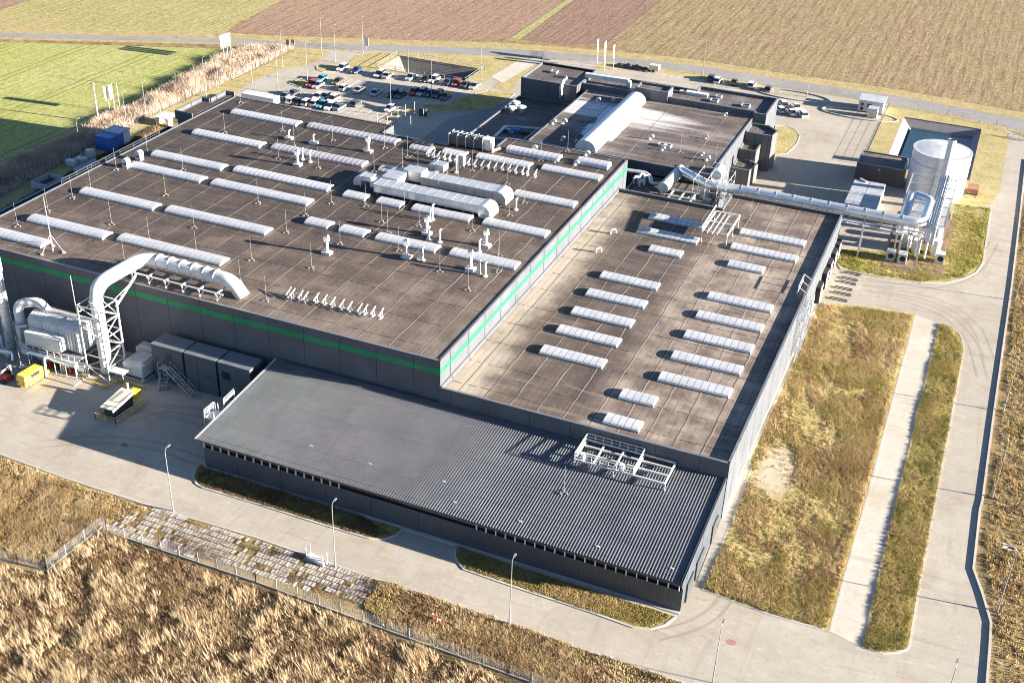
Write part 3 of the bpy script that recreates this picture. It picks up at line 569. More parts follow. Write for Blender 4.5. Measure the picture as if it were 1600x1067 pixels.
# lightning rods
RODM=paint('rod_steel',(.30,.29,.28),.5,.3)
def rod_proto(hh,loc):
    t=thing('lightning_rod','x','lightning rod',loc,'lightning rods on the roofs'); x,y,z=loc
    MB().cyl((x,y,z+.25),(x,y,z+hh),.032,.018,6).build('mast',RODM,t)
    mb=MB()
    for a in (90,210,330): mb.bar((x,y,z+.3),(x+.45*math.cos(rad(a)),y+.45*math.sin(rad(a)),z+.1),.05,.04)
    mb.build('tripod',RODM,t)
    for a in (90,210,330): MB().cyl((x+.45*math.cos(rad(a)),y+.45*math.sin(rad(a)),z),(x+.45*math.cos(rad(a)),y+.45*math.sin(rad(a)),z+.14),.15,n=8).build('foot_weight',RODM,t)
    return t
rods=[(403.8,318),(518,318),(478,337),(448,363.6),(487.3,419.3),(416.4,469.9),(596.6,347),(606,364),(571.5,322),(655,353),(623,391.4),(531.6,381.3),(687.2,423.8),(731.4,452.7),(738.5,361),(779.5,400.3),(778,424),(796,337),(27.8,353.5),(75.4,330.7),(113.9,310),(142.2,294.8),(259.3,305.4),(174.6,350.5),(303.6,356),(194.8,408.6),(234,377.5),(307.4,396.5),(393.4,406.6),(376.2,444.6),(182,265.7),(230.7,239),(286,265.7),(351.7,208),(375.7,160.7),(441.7,205),(520,219.6),(460,229),(435.4,248),(498,263),(601,231.5),(637,245.4),(653,260.6),(737.8,267),(629,263),(584.7,268),(792,287.6),(715.9,280),(685,301),(631.8,326.4),(886.8,236),(845,251),(819,317)]
rp=None
rods=sorted(rods,key=lambda q:P(*q,ZM).y)
for px in rods:
    p=P(*px,ZM); rel,d=near_words(p); lab=uniq('lightning rod '+rel+' '+d)
    if rp is None: rp=rod_proto(4.3,p); rp['label']=lab
    else: copytree(rp,p,R_.uniform(0,1),lab)
for px,z,lab in (((1108.7,381),ZL,'thin lightning rod beside the second rooflight from the back on the lower hall'),((1170.6,346),ZL,'thin lightning rod near the back edge of the lower hall roof'),((1063,238),9.0,'thin lightning rod near the middle of the front edge of the rear hall roof'),((1117.5,255.5),9.0,'thin lightning rod at the front right corner of the rear hall roof'),((971,262),6.4,'thin lightning rod at the left end of the link building'),((881,770),None,'short antenna-like rod on a tripod on the corrugated annex roof')):
    p=P(*px,z if z else 5.3)
    if z is None: p.z=zroof(p.y)+.07; p.x,p.y=P(881,770,p.z)[:2]
    copytree(rp,p,.4,lab)
# tall stayed mast at the front left
p=P(83,392.7,ZM); t=thing('lightning_mast','tallest stayed lightning mast between the two frontmost left rooflights','lightning mast',p)
MB().cyl(p,p+Vector((0,0,9.5)),.11,.04,8).build('mast',GALV,t)
for a in (10,130,250):
    f=p+Vector((1.9*math.cos(rad(a)),1.9*math.sin(rad(a)),0)); MB().bar(f+Vector((0,0,.1)),p+Vector((0,0,3.0)),.08).build('stay',GALV,t); MB().cyl(f,f+Vector((0,0,.2)),.28,n=8).build('foot_weight',KERB,t)

# vents
def stackvent(px,top,z,lab,big=True,box=True,group=None):
    p=P(*px,z); hh=top; t=thing('roof_vent',lab,'roof vent',p,group); x,y=p.x,p.y
    r=.30 if big else .17
    if box: MB().box(x-.75,x+.75,y-.6,y+.6,z,z+.45).build('base',WHITE,t)
    else: MB().cyl((x,y,z),(x,y,z+.2),.42,n=10).build('base',WHITE,t)
    MB().cyl((x,y,z+.2),(x,y,z+hh-.3),r,n=12).build('pipe',WHITE,t)
    if big: MB().cyl((x-.35,y-.1,z+hh-.45),(x+.35,y+.1,z+hh-.25),.55,n=14).build('fan_head',WHITE,t)
    else: MB().tube(bend([(x,y,z+hh-.4),(x,y,z+hh),(x+.35,y+.15,z+hh)],.25),.18,10).build('gooseneck',WHITE,t)
    return t
for px,hh,big,box,lab in [((511.3,396.5),3.1,1,1,'white fan-topped roof vent standing alone left of the front right rooflights'),((635.3,402.8),3.1,1,1,'white fan-topped roof vent in front of the third long rooflight at the front'),((735.2,421.8),3.3,1,1,'white fan-topped roof vent in front of the frontmost right rooflight'),((667,366),3.1,1,1,'white fan-topped roof vent behind two thin vent pipes in the middle of the roof'),((759.3,385),2.9,1,1,'white fan-topped roof vent between the two rightmost rooflights'),((575.5,237.8),3.0,1,1,'white fan-topped roof vent in front of the right end of the dark ribbed rooflight'),((465.3,258.8),3.0,1,1,'white fan-topped roof vent in front of the left end of the ribbed rooflight'),
 ((676,343.4),2.9,0,0,'taller thin vent pipe in front of a rooflight below the nearer long duct'),((672,345.5),2.2,0,0,'shorter thin vent pipe paired with a taller one below the nearer long duct'),((669.4,375),2.4,0,0,'thin vent pipe just in front of the central fan-topped vent'),((687.2,378.8),2.4,0,0,'thin vent pipe to the right of the central fan-topped vent'),((749,394),2.3,0,0,'thin vent pipe left of the fan-topped vent at the right'),((655,406),2.4,0,0,'left one of a close pair of thin vent pipes behind the front slope'),((660.5,407),2.4,0,0,'right one of a close pair of thin vent pipes behind the front slope'),((749,429.4),2.5,0,0,'thin vent pipe nearest the frontmost right fan-topped vent'),((758,432),2.5,0,0,'thin vent pipe farthest right by the front right corner'),((451.8,217.5),1.8,0,1,'short vent pipe beside a lightning rod near the back left of the roof'),((490,225),1.9,0,1,'short vent pipe alone between the two rows of dark rooflights'),((472.8,249.8),2.3,0,0,'thin vent pipe just behind the fan-topped vent on the left'),((484.8,253.5),2.3,0,0,'thin vent pipe right of the fan-topped vent on the left'),((712.8,270),3.4,0,0,'tall thin vent pipe between the duct hood and the rear support row'),((806,328),2.2,0,0,'thin vent pipe beside the right end of a rooflight near the east edge')]:
    stackvent(px,hh,ZM,lab,bool(big),bool(box),'white vents on the main roof')
def gooseneck(px,z,lab,s=1.0,mat=None,cat='roof vent'):
    s*=.78
    p=P(*px,z); t=thing('gooseneck_vent',lab,cat,p,'gooseneck vents on the rear roofs'); x,y=p.x,p.y
    MB().cyl((x,y,z),(x,y,z+.15),.55*s,n=12).build('base',mat or WHITE,t)
    MB().tube(bend([(x,y,z+.1),(x,y,z+1.2*s),(x+.9*s,y,z+1.2*s),(x+.9*s,y,z+.8*s)],.4*s),.34*s,12).build('pipe',mat or WHITE,t)
for px,z,s,lab in [((832.8,235),ZM,1.0,'white gooseneck vent behind the half-glazed rear rooflight'),((914.6,243.5),ZM,1.0,'white gooseneck vent behind the last rooflight by the rear edge'),((898,258),ZM,.9,'white gooseneck vent at the left end of the last rear rooflight'),((867,254),ZM,.6,'small white vent at the right end of the half-glazed rooflight'),
 ((863,194),9,1.0,'left of two white vents at the left edge of the rear hall roof'),((879,194),9,1.1,'right of two white vents at the left edge of the rear hall roof'),((877.5,220),9,.9,'white hooded vent in the shade left of the barrel rooflight'),((899,222.5),9,.6,'tiny vent at the near left end of the barrel rooflight'),((939,228),9,.7,'small white vent at the near right end of the barrel rooflight'),((933,159),9,.9,'white vent pipe on the strip left of the barrel rooflight near the tall block'),((957,158),9,.7,'small white hooded vent in the shade left of the barrel rooflight near its far end'),
 ((1015,218),9,1.0,'white vent on the rear hall roof right of the barrel rooflight'),((1034,235),9,.8,'white vent next to two square roof openings'),((1102.5,217),9,.7,'small white vent in the middle right of the rear hall roof'),((1132,181),9,.7,'small white vent near the right back edge of the rear hall roof'),((1096,243),9,.6,'smaller of two white vents near the front right of the rear hall roof'),((1103,251),9,1.0,'larger of two white vents near the front right of the rear hall roof')]:
    gooseneck(px,z,lab,s)
def hatch(px,z,lab,s=1.2):
    p=P(*px,z); t=thing('roof_hatch',lab,'roof hatch',p); x,y=p.x,p.y; mb=MB()
    wallring(mb,[(x-s/2,y-s/2),(x+s/2,y-s/2),(x+s/2,y+s/2),(x-s/2,y+s/2)],z,z+.5,.12); mb.build('curb',WHITE,t); MB().poly([(x-s/2+.1,y-s/2+.1),(x+s/2-.1,y-s/2+.1),(x+s/2-.1,y+s/2-.1),(x-s/2+.1,y+s/2-.1)],z+.25).build('shaft_cover',BLACK,t)
for px,z,lab,s in [((1034,228),9,'left of two square dark roof openings on the rear hall',1.3),((1044,230),9,'right of two square dark roof openings on the rear hall',1.3),((866,114),9.9,'dark roof hatch on the tall rear block',1.5),((1165,167),9.7,'pale square roof hatch near the east end of the rear wing',1.9),((1123,153),9.7,'small dark roof hatch in the middle of the rear wing',1.3),((1116,159),9.7,'long pale roof box on the rear wing behind a dark hatch',1.8)]: hatch(px,z,lab,s)
# hoods of the low shaded roof
for px,lab in (((806,169),'nearest mushroom-shaped white fan on the shaded low roof'),((800,177),'second mushroom-shaped white fan on the shaded low roof'),((815,176),'widest disc-topped white fan on the shaded low roof')):
    p=P(*px,5.4); t=thing('mushroom_fan',lab,'roof fan',p); MB().cyl(p,p+Vector((0,0,1.3)),.55,n=14).build('base',PGREY,t); MB().cyl(p+Vector((0,0,1.3)),p+Vector((0,0,1.6)),1.15,.8,16).build('cap',WHITE,t)
t=thing('pipe_loop','pale pipe loop framing a sunken plant well on the shaded low roof','pipework',(-94,219,5.4))
q=[P(772,215,6.2),P(790,197.5,6.2),P(845,202,6.2),P(866,200,6.2)]
MB().tube(bend(q,.8),.33,12).build('pipe',DUCT,t); MB().bar(P(770,216,5.9),P(818,220,5.9),.5,.5).build('edge_beam',PGREY,t); MB().bar(P(818,220,5.9),P(842,202,5.9),.4,.5).build('edge_beam',PGREY,t)
for k in range(5): a=P(788+k*9,206+k*1.2,5.4); MB().box(a.x-1,a.x+1,a.y-.5,a.y+.5,5.4,6.0+.2*(k%3)).build('plant_box',[DARK,PGREY,BLUE,DARK,RED][k] if k!=4 else DARK,t)

# slanted pipe supports (two rows)
def tsup(p,lab,group,proto=[None]):
    if proto[0] is None:
        t=thing('pipe_support',lab,'pipe support',p,group); x,y,z=p
        MB().bar((x,y-.25,z),(x,y-.25,z+.8),.10).build('post',WHITE,t); MB().bar((x,y+.35,z),(x,y+.35,z+1.0),.10).build('post',WHITE,t)
        MB().bar((x,y-.75,z+.66),(x,y+.9,z+1.25),.16,.11).build('crossbar',WHITE,t); MB().box(x-.2,x+.2,y-.45,y+.55,z,z+.06).build('foot',WHITE,t); proto[0]=t
    else:
        t=copytree(proto[0],p,0,lab); t['group']=group
for i,px in enumerate([(451,464),(457,466),(469.5,469),(477.5,471),(494,473),(507,476),(520,479.5),(534,483),(546.5,486.5),(562,489.5),(570.5,491),(582.5,494),(595,497)]):
    p=P(*px,ZM); tsup(p,'white pipe support, %s from the left in the front row of supports'%ORD[i],'front row of white pipe supports')
for i,px in enumerate([(668,244.5),(677,246.5),(684.7,248.5),(694.5,250),(702.7,252),(712,254),(732,259),(742,261),(753,263),(763.5,264.5),(773.5,266.5),(784.5,266.5),(795.5,269),(805.5,271),(816.5,273),(824,274.5),(836,277)]):
    p=P(*px,ZM); tsup(p,'white pipe support, %s from the left in the rear row of supports'%ORD[i],'rear row of white pipe supports')

# long rectangular ducts
def rduct(name,lab,y0,y1,x0,x1,zb,zt,left,n):
    t=thing(name,lab,'duct',((x0+x1)/2,(y0+y1)/2,ZM))
    k=round((x1-x0)/n)
    MB().box(x0,x1,y0,y1,zb,zt).build('duct_run',DUCT,t)
    mb=MB(); 
    for i in range(k+1):
        x=x0+(x1-x0)*i/k; MB().box(x-.03,x+.03,y0-.03,y1+.03,zb-.03,zt+.035).build('flange',PGREY,t)
    for i in range(k//2+1):
        x=x0+.6+i*2*n
        if x<x1: f=MB().bar((x,y0+.1,zb),(x,y0+.1,ZM),.1).build('leg',GALV,t); MB().bar((x,y1-.1,zb),(x,y1-.1,ZM),.1).build('leg',GALV,t)
    # flared hood turning down at the right end
    mb=MB(); s=[(x1,zt,y0,y1),(x1+1.1,zt+.15,y0-.1,y1+.1),(x1+1.9,zt-.1,y0-.2,y1+.2),(x1+2.5,zt-.75,y0-.25,y1+.25),(x1+2.7,ZM+.1,y0-.25,y1+.25)]
    b=[(x1,zb),(x1+.3,zb-.1),(x1+.4,zb-.2),(x1+.45,ZM+.3),(x1+.45,ZM+.1)]
    for (xx,zz,a,c),(bx,bz) in zip(s,b): mb.v+=[(xx,a,zz),(xx,c,zz),(bx,a,bz),(bx,c,bz)]
    for i in range(4):
        o=4*i; mb.f+=[(o,o+4,o+5,o+1),(o+2,o+3,o+7,o+6),(o,o+2,o+6,o+4),(o+1,o+5,o+7,o+3)]
    mb.m=[0]*len(mb.f); mb.build('duct_hood',DUCT,t)
    for a in left: MB().box(*a).build('duct_branch',DUCT,t)
    return t
d1=rduct('air_duct','nearer of the two long grey rectangular ducts, with an angled branch at its left end',173.4,176.6,-97.5,-77.2,13.7,15.2,[(-97.6,-94.4,176.62,181.5,13.9,15.5),(-98.9,-97.52,174.6,177.6,13.9,15.1)],1.7)
d2=rduct('air_duct','farther of the two long grey rectangular ducts, with a raised box at its left end',180.2,183.4,-91.5,-77.2,13.7,15.2,[(-95.2,-91.52,180.5,183.0,13.9,15.9)],1.7)
# curved weather hoods
def chood(lab,x,y,z,r,wd,sg=1,both=False):
    t=thing('curved_hood',lab,'duct',(x,y,z))
    for o in ((0,1.25) if True else (0,)):
        mb=MB(); mb.smooth=True; pr=[(x+o*0+ -sg*r*math.cos(a),z+.9+r*math.sin(a)) for a in [math.pi/2*i/7 for i in range(8)]]
        yy0=y+o; yy1=yy0+1.1; vs=[];
        for (a,b) in pr: vs+=[(a,yy0,b),(a,yy1,b)]
        k=len(vs); vs+=[(x,yy0,z+.5),(x,yy1,z+.5),(x-sg*r,yy0,z+.5),(x-sg*r,yy1,z+.5)]
        fs=[(2*i,2*i+1,2*i+3,2*i+2) for i in range(7)]+[tuple([2*i for i in range(8)]+[k,k+2])[::-1],tuple([2*i+1 for i in range(8)]+[k+1,k+3]),(14,15,k+1,k),(0,k+2,k+3,1)]
        mb.add(vs,fs); mb.build('hood',SILVER,t)
    MB().box(x+.02,x+2.0,y+.1,y+2.2,z+1.6,z+.9+r-.05).build('duct_run',DUCT,t)
    for a,b in ((x+1.8,y+.3),(x+1.8,y+2.0),(x-.3,y+.3)): MB().bar((a,b,z),(a,b,z+1.7),.1).build('leg',GALV,t)
chood('pair of shiny quarter-round duct hoods behind the farther long duct',-91.4,185.2,ZM,2.0,1.2)
chood('pair of shiny quarter-round duct hoods left of the nearer long duct',-101.0,175.0,ZM,1.6,1.2)
# louvred box near the rear support row
p=P(722,262,ZM); t=thing('louvre_box','white upright louvred box behind the farther duct','air intake',p); MB().box(p.x-.5,p.x+.5,p.y-.6,p.y+.6,p.z+.5,p.z+2.6).build('casing',WHITE,t)
for k in range(6): MB().box(p.x-.56,p.x+.56,p.y-.66,p.y-.605,p.z+.75+k*.3,p.z+.87+k*.3).build('louvre',PGREY,t)
for a in (-.4,.4): MB().bar((p.x+a,p.y,p.z),(p.x+a,p.y,p.z+.5),.1).build('leg',GALV,t)
# chiller
t=thing('chiller','big rooftop chiller with a row of fans on the rear edge of the main roof','chiller',(-92,202.8,ZM))
MB().box(-96.2,-88.9,201.9,204.4,ZM+.35,ZM+2.3).build('casing',DARK,t)
for k in range(5): MB().box(-96.25+k*1.83-.06,-96.25+k*1.83+.06,201.8,204.5,ZM,ZM+2.5).build('frame_post',GALV,t)
for k in range(7):
    x=-95.6+k*1.03; f=MB().cyl((x,203.1,ZM+2.3),(x,203.1,ZM+2.65),.48,n=14,cap=False).build('fan_ring',WHITE,t); MB().cyl((x,203.1,ZM+2.32),(x,203.1,ZM+2.4),.42,n=12).build('fan',BLACK,f)
MB().box(-88.85,-87.4,202.2,204.2,ZM+.3,ZM+2.4).build('pump_cabinet',WHITE,t); MB().cyl((-87,202.3,ZM),(-87,202.3,ZM+2),.25,n=10).build('pipe',CREAM,t); MB().bar((-86.9,202,ZM+.4),(-85.6,203.2,ZM+.9),.4).build('pipe_cover',CREAM,t)
for i,(x,y) in enumerate(((-100.5,198.5),)):
    t=thing('roof_fan_unit','dark flat fan unit lying left of the chiller near the rear edge','fan',(x,y,ZM)); MB().box(x-2.2,x+2.2,y-.7,y+.7,ZM+.2,ZM+.9).build('casing',DARK,t)
    for k in (-1.4,0,1.4): MB().cyl((x+k,y,ZM+.9),(x+k,y,ZM+1.0),.5,n=12).build('fan',BLACK,t)
    for k in (-2,2): MB().box(x+k-.1,x+k+.1,y-.6,y+.6,ZM,ZM+.2).build('foot',KERB,t)
# two white hoods near the left roof edge
for (px,lab) in (((198,262),'front one of two tall white hooded fans at the left roof edge'),((218.5,250),'rear one of two tall white hooded fans at the left roof edge')):
    p=P(*px,ZM); t=thing('hooded_fan',lab,'roof fan',p); x,y,z=p; MB().box(x-.55,x+.55,y-.55,y+.55,z,z+1.0).build('casing',WHITE,t); MB().cyl((x,y-.55,z+1.3),(x,y+.55,z+1.3),.62,n=16).build('fan_drum',WHITE,t); MB().box(x-.75,x-.56,y-.4,y+.4,z+.9,z+1.6).build('outlet',PGREY,t)
# railing along the left roof edge
t=thing('roof_railing','thin steel railing along the left edge of the main roof','railing',(-149.1,163,ZM))
for y in np.arange(152,181,4.0): MB().bar((-149.15,y,ZM+.1),(-149.15,y,ZM+1.0),.035).build('post',RODM,t)
for z in (.6,1.1): MB().bar((-149.15,152,ZM+z),(-149.15,180,ZM+z),.03).build('rail',RODM,t)

# rooftop steel deck above the annex
t=thing('steel_deck','white steel platform frame with railings standing above the annex roof','platform',(-33,123.5,6))
WS=paint('white_steel',(.62,.61,.58),.45)
X=[-39.4,-31.3,-27.0]; Y0,Y1=121.6,126.6; ZD=7.15
for (xa,xb) in ((X[0],X[1]),(X[1],X[2])):
    for y in (Y0,Y0+1.8,Y0+3.5,Y1): MB().bar((xa,y,ZD),(xb,y,ZD),.2,.24).build('beam',WS,t)
for x in (X[0],X[0]+2.6,X[0]+5.4,X[1],X[2]): MB().bar((x,Y0,ZD-.02),(x,Y1,ZD-.02),.22,.2).build('beam',WS,t)
for x in (X[0],X[0]+5.4,X[2]):
    for y in (Y0,Y1-.2): MB().bar((x,y,zroof(y)+.05),(x,y,ZD),.2).build('leg',WS,t)
for y in (Y0,Y1):
    for k in range(8): x=X[0]+k*(X[1]-X[0])/7; MB().bar((x,y,ZD+.1),(x,y,ZD+1.0),.09).build('rail_post',WS,t)
    for z in (.5,1.0): MB().bar((X[0],y,ZD+z),(X[1],y,ZD+z),.09).build('rail',WS,t)
for x in (X[0],X[1]):
    for z in (.5,1.0): MB().bar((x,Y0,ZD+z),(x,Y1,ZD+z),.1).build('rail',WS,t)
for k in range(2): MB().cyl((X[0]+1+k*5.4,Y0+.6,ZD),(X[0]+1+k*5.4,Y0+.6,ZD+.8),.35,n=10).build('valve',WS,t)
# steel frame on the lower hall
t=thing('steel_gantry','white open steel frame of parallel beams near the back of the lower hall roof','frame',(-39,196,ZL))
for x in (-41.2,-36.7):
    for y in (191,195.5,200): MB().bar((x,y,ZL),(x,y,10.7),.16).build('leg',WS,t)
    MB().bar((x,190.8,10.6),(x,200.6,10.6),.22,.28).build('beam',WS,t)
for k in range(6): x=-41.2+k*.9; MB().bar((x,191,10.4),(x,200.4,10.4),.12,.2).build('joist',WS,t)
for y in (191,195.6,200.3): MB().bar((-41.2,y,10.75),(-36.7,y,10.75),.16).build('beam',WS,t)
MB().bar((-41.3,190.8,11.3),(-41.3,200.6,11.6),.08,.5).build('side_panel',WS,t)
# low roof small goosenecks
for px,lab in (((954,366),'small white pipe bend lying on the lower roof near the wall'),((931,395),'short bent white pipe near the main hall wall')):
    p=P(*px,ZL); t=thing('pipe_bend',lab,'pipe',p); MB().tube(bend([p,p+Vector((0,0,.9)),p+Vector((.8,.5,.9)),p+Vector((.8,.5,.2))],.3),.14,10).build('pipe',WHITE,t)
for k,px in enumerate([(1278,395),(1245,500),(1222,532),(1140,640),(1095,690),(1130,700),(872,613),(740,617)]): pass
# link building plant
t=thing('plant_scaffold','white steel scaffold round a horizontal drum at the corner of the rear hall','scaffold',(-45.5,217,6.5))
for x in (-49,-46.6,-44.2,-42.6):
    for y in (213.5,218,221.5): MB().bar((x,y,6.4 if x<-44.3 else 0),(x,y,10.6),.08).build('post',WS,t)
for z in (8.4,10.3):
    for y in (213.5,218,221.5): MB().bar((-49,y,z),(-42.6,y,z),.07).build('beam',WS,t)
    for x in (-49,-46.6,-44.2,-42.6): MB().bar((x,213.5,z),(x,221.5,z),.07).build('beam',WS,t)
MB().bar((-49,213.5,6.6),(-46.6,213.5,10.3),.08).build('brace',WS,t); MB().bar((-44.2,213.5,6.6),(-42.6,213.5,10.3),.08).build('brace',WS,t)
MB().cyl((-46.2,220.6,9.3),(-46.2,224.2,9.3),1.05,n=18).build('drum',WHITE,t)
for a,b in ((-48.5,211),(-47,215.5),(-45.5,212)): MB().box(a-.7,a+.7,b-.7,b+.7,6.4,7.6).build('plant_box',PGREY,t)
t=thing('beam_trestle','pale steel and timber frames in the recess at the back of the lower hall','frame',(-50,208,6.5))
for x in (-52.6,-50.4,-48.2): MB().bar((x,207,7.6),(x,213.5,7.6),.25).build('beam',CREAM,t)
for y in (207.3,210,213): MB().bar((-53,y,7.85),(-47.5,y,7.85),.2).build('beam',WS,t)
for x in (-52.6,-48.2):
    for y in (207.3,213): MB().bar((x,y,6.4),(x,y,7.5),.2).build('leg',WS,t)
MB().box(-55.5,-53.4,207,210,6.42,6.7).build('deck_panel',WOOD,t)
for i,(px,z,lab) in enumerate([((999,284),6.9,'nearest cluster of white valves and pipe bends on the link roof'),((1012,262),6.9,'rear cluster of white pipe bends on the link roof')]):
    p=P(*px,z); t=thing('valve_cluster',lab,'pipework',p); x,y,_=p; z=6.4
    for k,(dx,dy,hh) in enumerate(((-1,-.6,1.6),(0,0,2.2),(1,.5,1.8),(.4,-1.2,1.2))): MB().tube(bend([(x+dx,y+dy,z),(x+dx,y+dy,z+hh),(x+dx+.8,y+dy+.4,z+hh),(x+dx+.8,y+dy+.4,z+.3)],.35),.28,10).build('pipe',WHITE,t)
    MB().box(x-.5,x+.5,y-.4,y+.8,z,z+1.0).build('valve_body',PGREY,t)
t=thing('link_duct','thin horizontal grey duct bending down onto the link roof','duct',(-58,213,7))
q=[P(962,264,8.6),P(1008,270,8.4),P(1017,277,8.0),P(1017,286,7.2),P(1036,289,7.2)]; MB().tube(bend(q,.8),.42,12).build('pipe',DUCT,t)
for k in (.25,.75): a=q[0].lerp(q[1],k); MB().bar((a.x,a.y,6.4),(a.x,a.y,8.3),.12).build('leg',GALV,t)
for k,(a,b) in enumerate(((978,252),(985,254),(993,256))):
    p=P(a,b,6.9); p.z=6.4; t=thing('elbow_vent','%s of three tiny white elbow vents in front of the rear hall wall'%['leftmost','middle','rightmost'][k],'roof vent',p,'three elbow vents on the link roof'); MB().tube(bend([p,p+Vector((0,0,.9)),p+Vector((.7,0,.9)),p+Vector((.7,0,.55))],.25),.22,8).build('pipe',WHITE,t)
# white long box on the rear wing and flue on the block
t=thing('air_duct','long white rectangular duct on legs on the roof of the rear wing','duct',(-88,263,10)); a=P(915,117,11.2);b=P(983,127,11.2)
MB().bar(a,b,1.2,.9).build('duct_run',WHITE,t)
for k in (.05,.5,.95): c=a.lerp(b,k); MB().bar((c.x,c.y,9.7),(c.x,c.y,10.8),.12).build('leg',GALV,t)
MB().bar(b,b-Vector((0,0,1.4)),1.0).build('duct_drop',WHITE,t)
t=thing('flue_pipe','white flue pipe climbing over the front edge of the tall rear block','flue',(-94,255,5.4))
MB().tube(bend([P(876,158,5.6),P(878,137,10.4)+Vector((0,-.6,0)),P(880,126,11.6),P(886,121,12.4)],.6),.42,12).build('pipe',WHITE,t)
t=thing('roof_box','low white panel box at the back of the rear wing','roof box',(-66,262,9.7)); a=P(1092,148,9.9); MB().box(a.x-3,a.x+2.2,a.y-.8,a.y+.8,9.7,10.35).build('casing',WHITE,t); MB().box(a.x-4.6,a.x-3.05,a.y-.6,a.y+.6,9.7,10.2).build('side_box',PGREY,t)

# ================================================================== YARD PLANT (left)
STK=P(20,551)  # base of the tall flue
STK=Vector((-134.6,120.6,0))
t=thing('flue_stack','tall round flue at the left edge, grey below and white above','chimney',STK); x,y,_=STK
MB().cyl((x,y,0),(x,y,13.5),.85,n=20).build('lower_tube',SILVER,t); MB().cyl((x,y,13.5),(x,y,24),1.0,n=20).build('upper_tube',WHITE,t)
mb=MB()
for dx in (1.05,1.5): mb.bar((x+dx,y-.3,0.2),(x+dx,y-.3,13.5),.06)
t_=mb.build('ladder_rails',GALV,t)
for k in range(13): MB().bar((x+1.05,y-.3,.8+k),(x+1.5,y-.3,.8+k),.05).build('rung',GALV,t)
MB().tube(bend([(x-.4,y-.8,5.4),(x-1.8,y-1.4,5.6),(x-2.2,y-1.6,3)],.6),.55,12).build('inlet',SILVER,t)
# lattice tower with the vertical duct
TWX=(-117.6,-113.6); TWY=(118.6,122.6); TZ=12.6
t=thing('lattice_tower','white lattice steel tower holding up the big elbow of the white duct','tower',(-115.6,120.6,0))
for x in TWX:
    for y in TWY: MB().bar((x,y,0),(x,y,TZ),.22).build('leg',WS,t)
def braces(a,b,n,z0,z1):
    for k in range(n):
        u=z0+(z1-z0)*k/n; v=z0+(z1-z0)*(k+1)/n; (MB().bar((*a,u),(*b,v),.13) if k%2 else MB().bar((*b,u),(*a,v),.13)).build('brace',WS,t); MB().bar((*a,v),(*b,v),.13).build('girt',WS,t)
braces((TWX[1],TWY[0]),(TWX[1],TWY[1]),5,0,TZ); braces((TWX[0],TWY[0]),(TWX[1],TWY[0]),3,7.5,TZ); braces((TWX[0],TWY[0]),(TWX[1],TWY[0]),2,0,4.2); braces((TWX[0],TWY[1]),(TWX[1],TWY[1]),5,0,TZ)
for k in range(2): MB().bar((TWX[0],TWY[0],11.4+k*1.2),(TWX[0],TWY[1],11.4+k*1.2),.15).build('girt',WS,t)
MB().bar((TWX[0]-.2,TWY[0],12),(TWX[0]-.2,TWY[0],17.5),.09).build('mast',GALV,t)
t=thing('main_duct','huge white round duct rising up the tower, over the roof and down through it','duct',(-115.6,120.6,0))
DZ=15.4; DP=bend([(-115.6,120.6,.6),(-115.6,120.6,DZ),(-115.0,131.6,DZ),(-98.4,131.0,DZ),(-96.6,131.0,ZM+.1)],3.0,7)
vs=MB(); MB().tube(DP,[.95]*4+[1.08]*(len(DP)-4),22).build('tube',WHITE,t)
for q in ((-115.15,128.2,DZ),(-112.0,131.5,DZ),(-109.8,131.42,DZ),(-107.6,131.34,DZ),(-105.4,131.26,DZ),(-103.2,131.18,DZ),(-101.2,131.1,DZ)):
    d=Vector((0.05,1,0)) if q[1]<130 else Vector((1,-.036,0)); a=Vector(q); MB().cyl(a-d.normalized()*.07,a+d.normalized()*.07,1.2,n=22).build('joint_ring',WHITE,t)
MB().cyl((-115.6,120.6,12.9),(-115.6,120.6,13.05),1.12,n=22).build('joint_ring',WHITE,t)
# duct support frame on the roof
t=thing('duct_rack','white steel support frame beneath the big duct on the roof edge','steel frame',(-106,129.5,ZM))
for x in np.arange(-115,-98.5,3.1):
    for y in (128.3,133.2): MB().bar((x,y,ZM),(x,y,ZM+1.2),.16).build('post',WS,t)
    MB().bar((x,128.0,ZM+1.2),(x,133.4,ZM+1.2),.22).build('beam',WS,t); MB().bar((x,128.4,ZM+.1),(x+.8,128.3,ZM+1.1),.09).build('brace',WS,t); MB().bar((x,131.2,ZM+1.2),(x,131.2,DZ-.95),.14).build('saddle',WS,t)
for y in (128.3,133.2): MB().bar((-115.3,y,ZM+1.3),(-98.3,y,ZM+1.3),.2).build('rail_beam',WS,t)
MB().bar((-114.0,122.8,11.2),(-114.0,128.2,ZM+1.2),.26).build('walkway_beam',WS,t); MB().bar((-114.0,122.7,12.5),(-114.0,128.2,12.9+.8),.08).build('hand_rail',WS,t)
for k in range(5): y=123+k*1.2; MB().bar((-114,y,11.3+k*.5),(-114,y,12.55+k*.28),.07).build('rail_post',WS,t)
# oxidiser
t=thing('thermal_oxidiser','large white ribbed box-shaped oxidiser raised on legs beside the tower','process plant',(-122.5,121,0))
ox0,ox1,oy0,oy1=-128.6,-118.8,119.2,123.4
MB().box(ox0,ox1,oy0,oy1,3.6,7.0).build('body',WHITE,t)
